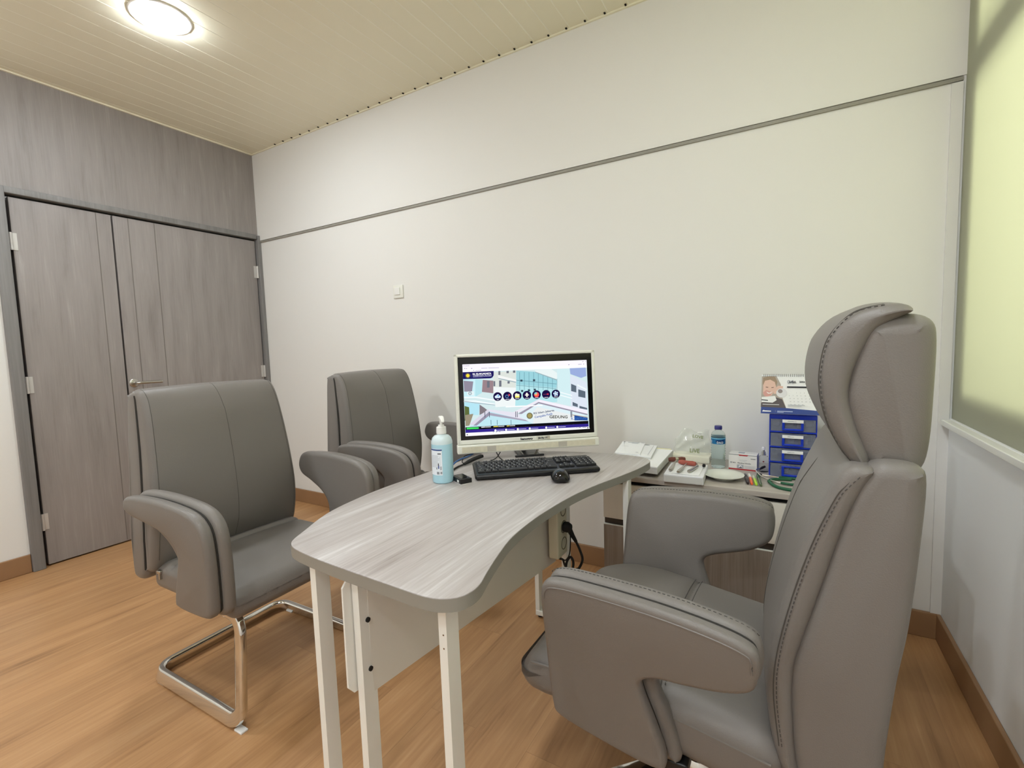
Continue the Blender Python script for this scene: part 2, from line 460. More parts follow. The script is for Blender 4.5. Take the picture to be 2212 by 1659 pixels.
# ------------------------------------------------------------ ceiling downlights
glow = emis('lamp diffuser', (241, 248, 255), 128)
rim_m = mat('white lamp rim', (240, 238, 230), .4)
def downlight(x, y, label):
    t = thing('downlight', label, 'ceiling light', (x, y, HZ), group='round ceiling downlights')
    MB().lathe([(.104, -.0005), (.122, -.0005), (.124, -.003), (.118, -.006), (.104, -.006)], 48, cap=False).build('rim', rim_m, t)
    MB().lathe([(.001, -.024), (.05, -.0235), (.088, -.021), (.099, -.016), (.1035, -.010), (.1035, -.002), (.001, -.002)], 48, cap=False).build('diffuser', glow, t)
    return t
downlight(1.16, -1.135, 'round white downlight glowing on the ceiling in front of the double door')
for x, y, l in ((3.45, -1.85, 'right of the camera'), (0.95, -2.3, 'left of the camera'), (3.20, -3.3, 'behind the camera'), (1.05, -4.3, 'at the far end of the left row'), (3.30, -4.35, 'at the far end of the right row')):  # unseen downlights added to match the overall brightness
    downlight(x, y, 'unseen downlight added on the ceiling '+l)

# wall switch
t = thing('light_switch', 'small square cream light switch alone on the back wall', 'light switch', (1.495, 0, 1.58))
MB().rbox((0, -.004, 0), (.086, .008, .086), .004).build('plate', old_plastic, t)
MB().rbox((-.004, -.0105, .003), (.046, .007, .046), .002, T=Matrix.Rotation(.06, 4, 'X')).build('rocker', white_plastic, t)

# ------------------------------------------------------------ chairs
def arm_slab(outline, y0, y1, r, lean, z0, toe):
    def df(x, y, z): return (x, y+lean*max(0, z-z0)-toe*x, z)
    return MB().rprism(outline, y0, y1, r, mid=3, deform=df)
def offset(outline, d):
    P = [Vector(p) for p in outline]; n = len(P); o = []
    a = sum(P[i].x*P[(i+1) % n].y-P[(i+1) % n].x*P[i].y for i in range(n)); sg = 1 if a > 0 else -1
    for i in range(n):
        t = (P[(i+1) % n]-P[i-1]).normalized(); o.append((P[i].x+sg*t.y*d, P[i].y-sg*t.x*d))
    return o
def dashes(mb, path, gap=.009, ln=.005, r=.0011):
    P = [Vector(p) for p in path]; acc = 0; on = []
    d = 0
    for i in range(len(P)-1):
        seg = (P[i+1]-P[i]); L = seg.length; u = seg.normalized() if L > 0 else seg
        while d < L:
            a = P[i]+u*d; mb.tube([tuple(a), tuple(a+u*ln)], r, 5); d += gap
        d -= L
# --- visitor chair
VA = spline([(-.140, .700), (-.138, .722), (-.12, .742), (-.05, .752), (.06, .754), (.16, .748), (.235, .737), (.280, .716), (.305, .675), (.309, .60), (.303, .51), (.296, .445), (.288, .424), (.265, .410), (.2, .407), (.125, .410), (.100, .424), (.110, .47), (.132, .53), (.150, .585), (.146, .613), (.115, .638), (.05, .657), (-.04, .671), (-.11, .682)], 4)
VP = spline([(-.130, .690), (-.125, .722), (-.105, .745), (-.05, .755), (.06, .757), (.16, .751), (.237, .740), (.283, .719), (.309, .675), (.313, .60), (.307, .51), (.299, .44), (.29, .420), (.265, .405), (.18, .402), (.10, .405), (.072, .42), (.068, .47), (.072, .525), (.060, .563), (.02, .602), (-.05, .637), (-.108, .660)], 4)
def visitor_chair(loc, rz, label):
    t = thing('visitor_chair', label, 'chair', loc, rz, 'grey leather cantilever visitor chairs')
    def seat_df(x, y, z):
        k = max(0, z-.42)/.05
        u, w = (x-.03)/.27, y/.255
        z += k*.014*max(0, 1-u*u)*max(0, 1-w*w)
        z -= k*.010*math.exp(-((x+.105)/.010)**2)
        z += k*.006*math.sin(max(-1, min(1, (x+.15)/.05))*PI)*(1 if x < -.1 else 0)
        if x > .14: z -= (x-.14)**2*1.3*(1 if z > .42 else .15)
        return (x, y, z)
    s = MB().rbox((.030, 0, .415), (.50, .535, .105), .036, 5, (34, 18, 2), deform=seat_df).build('seat', leather, t)
    sm = MB(); sm.tube([seat_df(-.105, y, .4685) for y in np.linspace(-.235, .235, 40)], .0016, 6)
    sm.build('seam', leather_dark, s)
    # back: wedge shaped shell and bulging front cushion
    sh = spline([(-.305, 1.073), (-.325, 1.05), (-.324, .9), (-.320, .7), (-.316, .5), (-.312, .415), (-.285, .392), (-.245, .40), (-.216, .45), (-.208, .55), (-.213, .68), (-.228, .85), (-.247, 1.0), (-.258, 1.06), (-.28, 1.078)], 4)
    MB().rprism(sh, -.272, .272, .022, mid=6, deform=lambda x, y, z: (x+.012*max(0, min(1, (z-.7)/.38)), y*(1.062-.108*max(0, min(1, (z-.55)/.5))), z)).build('back_shell', leather, t)
    for sy in (-1, 1):
        MB().tube([(x+.012*max(0, min(1, (z-.7)/.38)), sy*.264*(1.068-.111*max(0, min(1, (z-.55)/.5))), z) for x, z in spline([(-.222, .44), (-.213, .55), (-.2175, .68), (-.233, .855), (-.2575, 1.01), (-.268, 1.062)], 6, False)], .0055, 8).build('groove', crease_shade, t)  # dark tube paints the shade between shell and cushion
    cu = spline([(-.262, 1.082), (-.285, 1.078), (-.270, 1.02), (-.238, .86), (-.222, .68), (-.217, .55), (-.222, .45), (-.215, .432), (-.185, .436), (-.165, .47), (-.148, .55), (-.138, .65), (-.150, .78), (-.178, .93), (-.206, 1.03), (-.235, 1.072)], 4)
    def bdf(x, y, z):
        f = max(0, min(1, (x-np.interp(z, [.43, .68, .86, 1.02, 1.08], [-.222, -.224, -.240, -.272, -.290]))/.06)); f = f*f*(3-2*f)
        zz = max(0, min(1, (z-.43)/.12))*max(0, min(1, (1.085-z)/.1))
        w = max(0, 1-(y/.262)**2)
        x += f*zz*(.030*w)
        x -= f*.0016*math.exp(-(y/.006)**2)
        x += .012*max(0, min(1, (z-.7)/.38))
        y *= 1.075-.115*max(0, min(1, (z-.55)/.5))
        z += .006*w*max(0, min(1, (z-1.0)/.07))
        return (x, y, z)
    b = MB().rprism(cu, -.266, .266, .020, mid=44, deform=bdf).build('back_cushion', leather, t)
    front = [(-.262, 1.082), (-.235, 1.072), (-.206, 1.03), (-.178, .93), (-.150, .78), (-.138, .65), (-.148, .55), (-.162, .48)]
    sm = MB()
    path = [bdf(x, 0, z) for x, z in spline(front, 6, False)]
    sm.tube([(x, y, z) for x, y, z in path], .0010, 6); sm.build('seam', leather_dark, b)
    for sy in (-1, 1):
        MB().tube([bdf(x, sy*.247, z) for x, z in spline(front, 6, False)], .0009, 6).build('seam', leather_dark, b)
    for sy in (-1, 1):
        y0, y1 = (.310, .346) if sy > 0 else (-.346, -.310)
        o = arm_slab(VA, y0, y1, .014, sy*.05, .40, sy*.03).build('armrest', leather, t)
        i0, i1 = (.268, .307) if sy > 0 else (-.307, -.268)
        arm_slab(offset(VP, .006), i0, i1, .018, sy*.05, .40, sy*.03).build('arm_pad', leather, o)
        ring = [(x, sy*.3085+sy*.05*max(0, z-.40)-sy*.03*x, z) for x, z in offset(VA, -.008)]
        MB().tube(ring, .0035, 6, closed=True).build('groove', crease_shade, o)  # dark tube paints the shade between slab and pad
    # chrome sled
    sec = rrect(.024, .046, .007, 3)
    path = fillet([(-.16, -.20, .352), (.235, -.222, .352), (.268, -.262, .025), (-.285, -.262, .025), (-.285, .262, .025), (.268, .262, .025), (.235, .222, .352), (-.16, .20, .352)], [.06, .05, .06, .06, .05, .06], 8)
    MB().sweep(path, sec, n0=(0, 1, 0)).build('sled_frame', chrome, t)
    MB().rbox((.02, 0, .366), (.40, .44, .018), .006).build('seat_plate', black_plastic, t)
    for x, y in ((.262, -.262), (.262, .262), (-.22, -.262), (-.22, .262)):
        MB().rbox((x, y, .0035), (.038, .024, .007), .002).build('foot_glide', white_plastic, t)
    m = MB().rbox((-.155, -.270, .440), (.022, .012, .012), .003); m.box((-.15, -.270, .425), (.008, .01, .02))
    m.build('hinge_bolt', steel, t)
    return t
vc = visitor_chair((1.955, -1.325, 0), math.radians(1), 'grey leather cantilever chair nearer the double door, left of the desk')
copy_tree(vc, (1.95, -.462, 0), math.radians(1), 'grey leather cantilever chair by the back wall, behind the blue sanitizer bottle')

# --- doctor's chair with headrest
DA = spline([(-.154, .652), (-.154, .687), (-.138, .706), (-.08, .718), (.02, .724), (.14, .722), (.215, .716), (.250, .70), (.262, .655), (.265, .55), (.268, .44), (.266, .39), (.245, .362), (.13, .352), (.035, .352), (.008, .37), (.025, .44), (.048, .515), (.048, .545), (.02, .565), (-.04, .578), (-.10, .594), (-.142, .617)], 4)
DP = spline([(-.158, .642), (-.157, .685), (-.140, .709), (-.08, .721), (.02, .727), (.14, .725), (.217, .719), (.249, .703), (.262, .66), (.267, .55), (.271, .44), (.269, .387), (.247, .359), (.13, .349), (.015, .349), (-.014, .365), (.004, .44), (.026, .505), (.026, .533), (.0, .549), (-.045, .561), (-.10, .577), (-.144, .604)], 4)
def doctor_chair(loc, rz, label):
    t = thing('office_chair', label, 'chair', loc, rz)
    def seat_df(x, y, z):
        k = max(0, z-.41)/.05
        u, w = (x-.10)/.29, y/.26
        z += k*.022*max(0, 1-u*u)*max(0, 1-w*w)
        z += (x-.08)*.13 if x < .14 else .0078
        z -= k*.006*math.exp(-((x-.035)/.008)**2)
        if x > .2: z -= (x-.2)**2*(1.9 if z > .43 else .2)
        if x > .3: z += (.012 if z < .40 else 0)*(x-.3)/.08
        return (x, y, z)
    s = MB().rbox((.09, 0, .418), (.575, .545, .135), .050, 6, (36, 18, 2), deform=seat_df).build('seat', leather, t)
    for y in (.2705, -.2705):
        MB().tube([(x, y, seat_df(x, 0, .418)[2]+.024) for x in np.linspace(-.17, .33, 30)], .0035, 6).build('piping', leather, s)
    sm = MB()
    ys = np.linspace(-.245, .245, 50)
    sm.tube([(p[0], p[1], p[2]+.0003) for p in (seat_df(.035, y, .4855) for y in ys)], .0016, 6)
    for dx in (-.009, .009): dashes(sm, [(p[0], p[1], p[2]+.0004) for p in (seat_df(.035+dx, y, .4855) for y in ys)])
    sm.build('seam', thread, s)
    # backrest shell (side wings) and cushion
    sh = spline([(-.322, .986), (-.355, .992), (-.382, .985), (-.391, .96), (-.386, .85), (-.376, .72), (-.363, .62), (-.352, .5), (-.344, .38), (-.325, .335), (-.27, .335), (-.232, .365), (-.216, .43), (-.209, .53), (-.209, .60), (-.222, .66), (-.248, .76), (-.276, .87), (-.297, .945)], 4)
    MB().rprism(sh, -.262, .262, .026, mid=6, seg=5).build('back_shell', leather, t)
    cu = spline([(-.300, .983), (-.326, .975), (-.305, .93), (-.284, .87), (-.256, .76), (-.230, .66), (-.217, .60), (-.216, .53), (-.222, .43), (-.232, .38), (-.222, .362), (-.205, .38), (-.186, .45), (-.176, .55), (-.181, .63), (-.203, .74), (-.232, .845), (-.262, .925), (-.280, .968)], 4)
    def bdf(x, y, z):
        prof = np.interp(z, [.36, .45, .55, .6, .66, .76, .87, .95, 1.0], [-.225, -.222, -.216, -.217, -.23, -.256, -.284, -.31, -.325])
        f = max(0, min(1, (x-prof)/.035)); w = max(0, 1-(y/.258)**2)
        zz = max(0, min(1, (z-.37)/.1))*max(0, min(1, (1.0-z)/.12))
        return (x+f*zz*.018*w**.8, y*(1+.012*f), z)
    b = MB().rprism(cu, -.262, .262, .018, mid=30, deform=bdf).build('back_cushion', leather, t)
    fr = spline([(-.290, .966), (-.276, .948), (-.262, .925), (-.232, .845), (-.203, .74), (-.181, .63), (-.176, .55), (-.186, .45)], 8, False)
    for sy in (-1, 1):
        sm = MB(); pts = [bdf(x-.013, sy*.2622, z) for x, z in fr]
        dashes(sm, pts, .009, .005, .0009)
        sm.build('stitching', thread, b)
        MB().tube([bdf(x-.008, sy*.2605, z) for x, z in fr], .0009, 6).build('seam', leather_dark, b)
    MB().tube([bdf(x, 0, z) for x, z in fr], .0012, 6).build('seam', leather_dark, b)
    # headrest
    hs = spline([(-.318, .972), (-.34, .966), (-.375, .966), (-.393, .978), (-.401, 1.02), (-.404, 1.1), (-.405, 1.185), (-.399, 1.216), (-.378, 1.229), (-.345, 1.229), (-.318, 1.222), (-.303, 1.205), (-.292, 1.165), (-.283, 1.121), (-.280, 1.09), (-.287, 1.05), (-.302, 1.0)], 4)
    MB().rprism(hs, -.225, .225, .034, mid=8, seg=6).build('headrest_shell', leather, t)
    hc = spline([(-.312, .968), (-.322, .985), (-.303, 1.04), (-.292, 1.09), (-.295, 1.13), (-.308, 1.17), (-.326, 1.205), (-.352, 1.222), (-.372, 1.232), (-.360, 1.243), (-.325, 1.243), (-.288, 1.228), (-.266, 1.20), (-.255, 1.165), (-.251, 1.12), (-.257, 1.07), (-.272, 1.02), (-.294, .982)], 4)
    def hdf(x, y, z):
        w = max(0, 1-(y/.228)**2); f = max(0, min(1, (x+.305)/.04))
        up = max(0, min(1, (z-1.2)/.04))
        return (x+f*.021*w*max(0, min(1, (z-.97)/.12)), y, z+up*.014*w)
    h = MB().rprism(hc, -.228, .228, .020, mid=24, deform=hdf).build('headrest_cushion', leather, t)
    hf = spline([(-.335, 1.244), (-.30, 1.236), (-.277, 1.215), (-.260, 1.185), (-.252, 1.14), (-.2525, 1.1), (-.263, 1.045), (-.282, 1.0), (-.30, .975)], 8, False)
    for sy in (-1, 1):
        MB().tube([hdf(x+.0005, sy*.205, z) for x, z in hf], .0014, 6).build('seam', leather_dark, h)
        sm = MB(); dashes(sm, [hdf(x+.0005, sy*.2155, z) for x, z in hf], .009, .005, .0009)
        sm.build('stitching', thread, h)
    for sy in (-1, 1):
        y0, y1 = (.292, .326) if sy > 0 else (-.326, -.292)
        o = arm_slab(DA, y0, y1, .013, sy*.20, .40, sy*.11).build('armrest', leather, t)
        i0, i1 = (.246, .292) if sy > 0 else (-.292, -.246)
        pad = arm_slab(DP, i0, i1, .020, sy*.20, .40, sy*.11).build('arm_pad', leather, o)
        top = [p for p in offset(DA, .0035) if p[1] > .700]; top.sort()
        sm = MB(); yy = (i0+i1)/2
        dashes(sm, [(x, yy+sy*.20*(z-.40)-sy*.11*x, z) for x, z in top], .009, .005, .0009)
        sm.build('stitching', thread, pad)
        ring = [(x, sy*.292+sy*.20*max(0, z-.40)-sy*.11*x, z) for x, z in offset(DA, -.007)]
        MB().tube(ring, .004, 6, closed=True).build('groove', crease_shade, o)  # painted shade line where pad meets outer slab
        rim = [p for p in offset(DA, -.011) if p[1] > .585 and p[0] < .25]
        rim = [p for p in rim if p[1] > .66]; rim.sort()
        sm = MB(); yy = sy*.3255
        sm.tube([(x, yy+sy*.20*(z-.40)-sy*.11*x, z-.004) for x, z in rim], .0016, 6); sm.build('piping', leather, o)
    for ch in t.children:
        if ch.name.split('.')[0] in ('back_shell', 'back_cushion', 'headrest_shell', 'headrest_cushion'): ch.location.x = .012
    MB().rbox((.03, 0, .338), (.36, .40, .02), .006).build('seat_plate', black_plastic, t)
    MB().rbox((.0, .255, .335), (.05, .05, .03), .006).build('arm_bracket', black_plastic, t)
    MB().rbox((.0, -.255, .335), (.05, .05, .03), .006).build('arm_bracket', black_plastic, t)
    MB().lathe([(.001, .13), (.035, .13), (.035, .22), (.024, .225), (.024, .33), (.001, .33)], 24).build('gas_column', chrome, t)
    MB().lathe([(.001, .09), (.05, .09), (.052, .13), (.04, .15), (.001, .15)], 24).build('base_hub', chrome, t)
    for k in range(5):
        a = 2*PI*k/5+.62
        T = Matrix.Rotation(a, 4, 'Z')
        L = MB().sweep([(.03, 0, .122), (.12, 0, .116), (.24, 0, .098), (.31, 0, .078)], rrect(.030, .046, .008, 3), n0=(0, 0, 1), scale=[1.1, 1, .8, .6], T=T).build('base_leg', chrome, t)
        m = MB()
        for q in (-.016, .016): m.lathe([(.001, -.008), (.02, -.008), (.025, -.004), (.025, .004), (.02, .008), (.001, .008)], 20, T=T @ Matrix.Translation((.305, q, .0252)) @ Matrix.Rotation(PI/2, 4, 'X'))
        m.tube([(.305, 0, .025), (.305, 0, .075)], .007, 10, T=T)
        m.rbox((.305, 0, .05), (.036, .02, .02), .006, T=T)
        m.build('caster', black_plastic, L)
    return t
doctor_chair((3.528, -1.15, 0), math.radians(179.6), 'tall grey leather office chair with headrest, right of the desk')
# ------------------------------------------------------------ desk
desk = thing('desk', 'pale grey wood desk with a curved top on white metal legs', 'desk', (2.9, -1.13, 0))
dx, dy = 2.9, -1.13
outl = [(2.712, -1.690), (2.690, -1.668), (2.664, -1.618), (2.628, -1.548), (2.604, -1.482), (2.588, -1.39), (2.580, -1.29), (2.582, -1.17), (2.590, -1.04), (2.597, -.92), (2.602, -.76), (2.62, -.66), (2.68, -.612), (2.80, -.587), (2.92, -.556), (3.03, -.532), (3.12, -.522), (3.19, -.525), (3.245, -.545), (3.272, -.585), (3.272, -.64), (3.255, -.74), (3.225, -.85), (3.196, -.95), (3.172, -1.06), (3.158, -1.18), (3.152, -1.30), (3.158, -1.42), (3.178, -1.515), (3.200, -1.595), (3.216, -1.650), (3.212, -1.690), (3.190, -1.714), (3.150, -1.726), (3.06, -1.724), (2.95, -1.720), (2.83, -1.713), (2.75, -1.703)]
outl = spline([(a-dx, b-dy) for a, b in outl], 4)
top = MB().rprism(outl, .724, .750, .0012, seg=2, axes='xy').build('tabletop', desk_wood, desk)
band = offset(outl, .0008)
m = MB(); n = len(band)
m.rings([[(x, y, .7235) for x, y in band], [(x, y, .7485) for x, y in band]], False, False)
m.build('edge_band', desk_edge, desk, label='dark grey edge band')
LEGX = (2.779, 2.917, 3.154)
def leg(x, y, h=.724, tilt=.006):
    m = MB(); w, d = .019, .037
    R = []
    for z in (.012, h):
        o = tilt*(1-z/h)
        R.append([(x-dx+o+a*w/2, y-dy+b*d/2, z) for a, b in ((-1, -1), (1, -1), (1, 1), (-1, 1))])
    m.rings(R); return m.build('leg', white_metal, desk, smooth=False)
for i, x in enumerate(LEGX):
    L = leg(x, -1.668)
    if i == 1:
        for z in (.612, .50): MB().tube([(x-dx+.006, -1.668-dy+.002, z), (x-dx+.0145, -1.668-dy+.002, z)], .0055, 12).build('screw', black_rubber, L, label='dark screw head')
    if i == 2:
        for z in (.714, .655, .628): MB().tube([(x-dx+.002, -1.6868-dy, z), (x-dx+.002, -1.68-dy, z)], .0018, 8).build('screw', mat('rust spot', (120, 96, 70), .8), L)
for x, y in ((2.779, -.573), (3.046, -.868), (3.237, -.765)): leg(x, y, tilt=0)
m = MB()
m.rbox((2.779-dx+.07, -.573-dy, .024), (.155, .04, .022), .002).build('foot_bar', white_metal, desk)
m = MB(); m.rbox((2.972-dx, -1.668-dy, .024), (.40, .04, .022), .002).build('foot_bar', white_metal, desk)
for x, y in ((2.785, -1.668), (3.17, -1.668), (2.783, -.573), (3.046, -.868), (3.237, -.765)):
    MB().lathe([(.001, 0), (.011, 0), (.011, .006), (.006, .008), (.006, .014), (.001, .014)], 16, c=(x-dx, y-dy, 0)).build('levelling_foot', black_plastic, desk)
# modesty panel behind the middle leg
pa = math.atan2(3.016-2.921, 1.664-.895)
PT = Matrix.Translation((2.920-dx, -1.664-dy, 0)) @ Matrix.Rotation(-pa, 4, 'Z')
MB().rprism([(-.044, .470), (-.030, .452), (.02, .452), (.02, .712), (-.030, .712), (-.044, .694)], -.018, -.012, .001, seg=2, axes='yz', T=PT).build('panel_bracket', white_metal, desk, smooth=False)
MB().box((.0, .385, .582), (.016, .765, .280), T=PT).build('modesty_panel', white_board, desk, smooth=False)
m = MB(); m.rbox((2.868-dx, -1.60-dy, .712), (.05, .05, .022), .003); m.add([(2.885-dx, -1.62-dy, .70), (2.905-dx, -1.62-dy, .70), (2.905-dx, -1.62-dy, .645), (2.885-dx, -1.60-dy, .70), (2.905-dx, -1.60-dy, .70), (2.905-dx, -1.60-dy, .645)], [(0, 1, 2), (3, 5, 4), (0, 3, 4, 1), (1, 4, 5, 2), (0, 2, 5, 3)])
m.build('top_bracket', mat('brown bracket', (110, 88, 66), .6), desk)

# power strip on the far middle leg
ps = thing('power_strip', 'cream power strip with three round sockets fixed upright under the desk', 'power strip', (3.045, -.930, .575))
MB().rbox((0, 0, 0), (.036, .078, .19), .006).build('housing', mat('cream plastic', (214, 208, 184), .45), ps)
for z in (.063, .005, -.053):
    T = Matrix.Translation((.0181, .008, z)) @ Matrix.Rotation(PI/2, 4, 'Y')
    m = MB(); m.lathe([(.021, -.001), (.0215, .001), (.019, .001), (.018, -.010), (.001, -.010)], 28, cap=False, T=T)
    m.build('socket', mat('shaded cream plastic', (104, 98, 80), .6), ps)  # shade of the socket wells put into a darker cream
pc = thing('power_cable', 'black plug and looped cable hanging from the cream power strip', 'cable', (3.0645, -.922, .580))
m = MB(); m.lathe([(.001, .0005), (.017, .0005), (.018, .014), (.012, .026), (.001, .03)], 20, T=Matrix.Rotation(PI/2, 4, 'Y'))
m.tube([(.018, 0, -.004), (.026, .01, -.03), (.034, .022, -.055)], .008, 10, scale=[1.3, 1, .7])
m.build('plug', black_rubber, pc)
cp = spline([(.034, .022, -.055), (.046, .026, -.085), (.056, .022, -.115), (.048, .0, -.142), (.032, -.02, -.160), (.014, -.02, -.145), (.012, -.01, -.118), (.024, -.005, -.100), (.036, -.01, -.116), (.034, -.02, -.150), (.028, -.014, -.180), (.030, -.01, -.23), (.028, -.01, -.27)], 8, False)
MB().tube(cp, .0042, 10).build('cord', black_rubber, pc)
m = MB().tube(spline([(.03, -.02, -.160), (.010, -.02, -.128), (.002, -.02, -.108), (-.004, -.03, -.102)], 6, False), .0035, 8)
m.tube(spline([(.003, -.02, -.106), (.010, -.015, -.110), (.022, -.01, -.09), (.026, -.008, -.05), (.024, -.003, -.014)], 6, False), .002, 8)
m.tube(spline([(.034, -.02, -.148), (.044, -.015, -.138), (.052, -.01, -.132)], 4, False), .004, 8)
m.build('cable_tie', black_rubber, pc)
tag(MB().rbox((0, 0, .014), (.075, .045, .028), .005).build('power_adapter', black_plastic, loc=(2.815, -.20, 0), rot=(0, 0, .2)), 'black power adapter lying on the floor behind the desk near the back wall', 'adapter')

# ------------------------------------------------------------ all-in-one computer
yaw, tilt = .688, .072
ox, oy = 2.822, -.701
mon = thing('desktop_computer', 'white framed all-in-one computer showing a hospital start page', 'computer', (ox, oy, .75), yaw)
TT = Matrix.Translation((0, 0, .029)) @ Matrix.Rotation(-tilt, 4, 'X')
m = MB()
# front frame as four bars round the black glass
W2, H2 = .2885, .394
m.rbox((0, .02, (.381+H2)/2), (2*W2, .04, H2-.381), .005, T=TT)
for sx in (-1, 1): m.rbox((sx*(W2+.274)/2, .02, H2/2+.018), (W2-.274, .04, H2-.036), .005, T=TT)
m.rbox((0, .02, .045), (2*W2, .04, .018), .004, T=TT)
m.box((0, .026, .215), (.56, .024, .34), T=TT)
m.build('frame', old_plastic, mon)
m = MB(); m.rbox((0, .017, .0175), (2*W2+.004, .052, .035), .005, T=TT)
bar = m.build('speaker_bar', old_plastic, mon)
strip = mat('worn cream tape', (214, 208, 186), .75, var=.14, vscale=90)
m = MB(); m.box((0, -.0095, .0165), (.545, .001, .022), T=TT); m.build('tape', strip, bar, smooth=False)
for x in (-.155, .135): MB().box((x, -.0098, .0165), (.036, .001, .021), T=TT).build('patch', mat('grey tape', (184, 178, 166), .75, var=.1, vscale=90), bar, smooth=False)
MB().rbox((0, .055, .20), (.44, .03, .28), .012, T=TT).build('rear_housing', old_plastic, mon)
m = MB(); m.box((0, .008, .217), (.549, .010, .329), T=TT); scr = m.build('screen', mat('black screen glass', (6, 6, 7), .12), mon, smooth=False)
# what the screen shows
U0, U1, V0, V1 = -.256, .254, .0705, .354
hm = homog([(133, 122), (2050, 50), (2083, 1112), (180, 1222)], [(U0, V1), (U1, V1), (U1, V0), (U0, V0)])
SC = .95
_se = {}
def E(r, g, b): return emis('screen %d %d %d' % (r, g, b), (r, g, b), SC)
TS = TT @ frame((0, .0028, 0), (1, 0, 0), (0, 0, 1))
m = MB(); sm_ = []; P = Print(m, TS, sm_, .00004)
H = lambda *pp: [hm(*q) for q in pp]
def pg(c, *pp): P.poly(H(*pp), E(*c))
P.rect(U0, V0, U1, V1, E(206, 226, 228))
pg((244, 240, 250), (133, 122), (2050, 50), (2054, 170), (137, 242))                       # browser bars
pg((252, 250, 254), (137, 200), (2053, 128), (2054, 170), (137, 242))
pg((196, 232, 240), (145, 330), (350, 340), (330, 620), (160, 640))
pg((142, 136, 152), (150, 372), (300, 385), (280, 545), (160, 540))                        # shaded window
pg((222, 236, 238), (205, 540), (310, 535), (312, 600), (208, 598))
for rr, cc in ((26, (150, 164, 172)), (15, (205, 222, 226))): x, y = hm(250, 568); P.disc(x, y, rr*.000266, E(*cc))
pg((176, 220, 228), (330, 350), (440, 355), (430, 560), (330, 620))
pg((150, 128, 134), (445, 360), (610, 372), (605, 566), (432, 545))                        # brick block
pg((214, 220, 214), (610, 240), (955, 225), (945, 560), (605, 560))
pg((236, 238, 236), (680, 285), (970, 360), (970, 392), (680, 330))
pg((150, 170, 178), (680, 330), (970, 392), (945, 402), (690, 345))
for x, y, w, h in ((510, 380, 40, 100), (610, 380, 26, 80), (696, 370, 36, 95), (825, 380, 34, 38), (685, 225, 30, 60), (810, 222, 36, 36), (910, 215, 36, 36)):
    pg((108, 112, 124), (x, y), (x+w, y-2), (x+w, y+h-2), (x, y+h))
pg((232, 238, 238), (610, 470), (955, 480), (950, 760), (640, 780))
pg((150, 204, 214), (960, 215), (1250, 235), (1590, 360), (1580, 500), (960, 520))         # glass curtain wall
pg((176, 222, 228), (960, 430), (1580, 480), (1590, 700), (940, 780))
for i in range(9):
    x = 1010+i*72; pg((96, 142, 156), (x, 240+max(0, i-3)*20), (x+6, 240+max(0, i-3)*20), (x+6, 520), (x, 520))
pg((100, 140, 154), (960, 360), (1580, 420), (1580, 427), (960, 367))
pg((100, 140, 154), (960, 440), (1580, 490), (1580, 497), (960, 447))
for x, y in ((1040, 370), (1235, 365), (1155, 520), (1245, 510), (1050, 530)): pg((52, 70, 84), (x-18, y-14), (x+16, y-14), (x+16, y+16), (x-18, y+16))
pg((226, 236, 236), (1250, 210), (1500, 190), (1640, 290), (1580, 350), (1250, 232))
pg((150, 176, 184), (1250, 232), (1580, 350), (1590, 372), (1250, 246))
pg((204, 230, 234), (1590, 195), (1790, 185), (1800, 760), (1590, 720))
pg((150, 168, 214), (1785, 180), (2035, 168), (2042, 300), (1960, 330), (1795, 270))       # sky
pg((214, 222, 234), (1790, 280), (2045, 400), (2050, 860), (1800, 780))
pg((232, 240, 242), (1900, 425), (2046, 500), (2046, 525), (1900, 450))
for a in ((1805, 420, 1885, 555), (1915, 505, 2025, 640), (1825, 700, 1905, 780), (1930, 760, 2050, 820)):
    x0, y0, x1, y1 = a; pg((92, 104, 118), (x0, y0), (x1, y0+34), (x1, y1), (x0, y1-22))
for y in (545, 590): pg((238, 244, 246), (1640, y), (1820, y+50), (1820, y+64), (1640, y+14))
for y in (630, 690): pg((238, 244, 248), (155, y-10), (330, y-14), (630, y+36), (630, y+54), (330, y+6), (155, y+8))
pg((132, 152, 166), (160, 684), (330, 710), (630, 742), (630, 750), (330, 718), (160, 694))
pg((176, 222, 236), (160, 700), (400, 730), (380, 900), (170, 900))
pg((92, 106, 60), (165, 760), (235, 780), (240, 900), (170, 990))                          # tree
pg((150, 140, 118), (175, 900), (300, 880), (240, 1060), (180, 1070))
pg((126, 118, 124), (395, 740), (470, 790), (520, 830), (395, 900))
pg((186, 224, 234), (400, 900), (560, 830), (1220, 1000), (1215, 1050), (250, 1080))
pg((212, 208, 222), (240, 1040), (525, 810), (545, 840), (300, 1060))                      # porch roofs
pg((150, 144, 164), (300, 1060), (545, 845), (545, 905), (350, 1062))
pg((222, 220, 232), (525, 812), (930, 860), (1215, 985), (1215, 1010), (545, 845))
pg((164, 160, 178), (545, 862), (1215, 998), (1215, 1012), (545, 905))
pg((230, 226, 236), (910, 858), (1300, 660), (1300, 700), (960, 880))
pg((236, 232, 242), (1300, 660), (2052, 830), (2053, 905), (1300, 715))
pg((150, 142, 160), (1300, 700), (2053, 885), (2053, 905), (1300, 722))
pg((150, 142, 160), (985, 880), (1300, 700), (1300, 722), (1040, 885))
pg((214, 232, 238), (1040, 885), (1300, 724), (2000, 895), (2053, 1000), (1215, 1040), (1000, 920))
pg((226, 230, 230), (1215, 850), (1280, 775), (1780, 890), (2054, 985), (1220, 1030))
pg((182, 168, 146), (1800, 890), (2054, 930), (2054, 975), (1850, 920))
for x in (470, 540, 940, 965, 1790, 1805): pg((84, 88, 104), (x, 850 if x < 900 else 845), (x+10, 850 if x < 900 else 845), (x+12, 935), (x+2, 935))
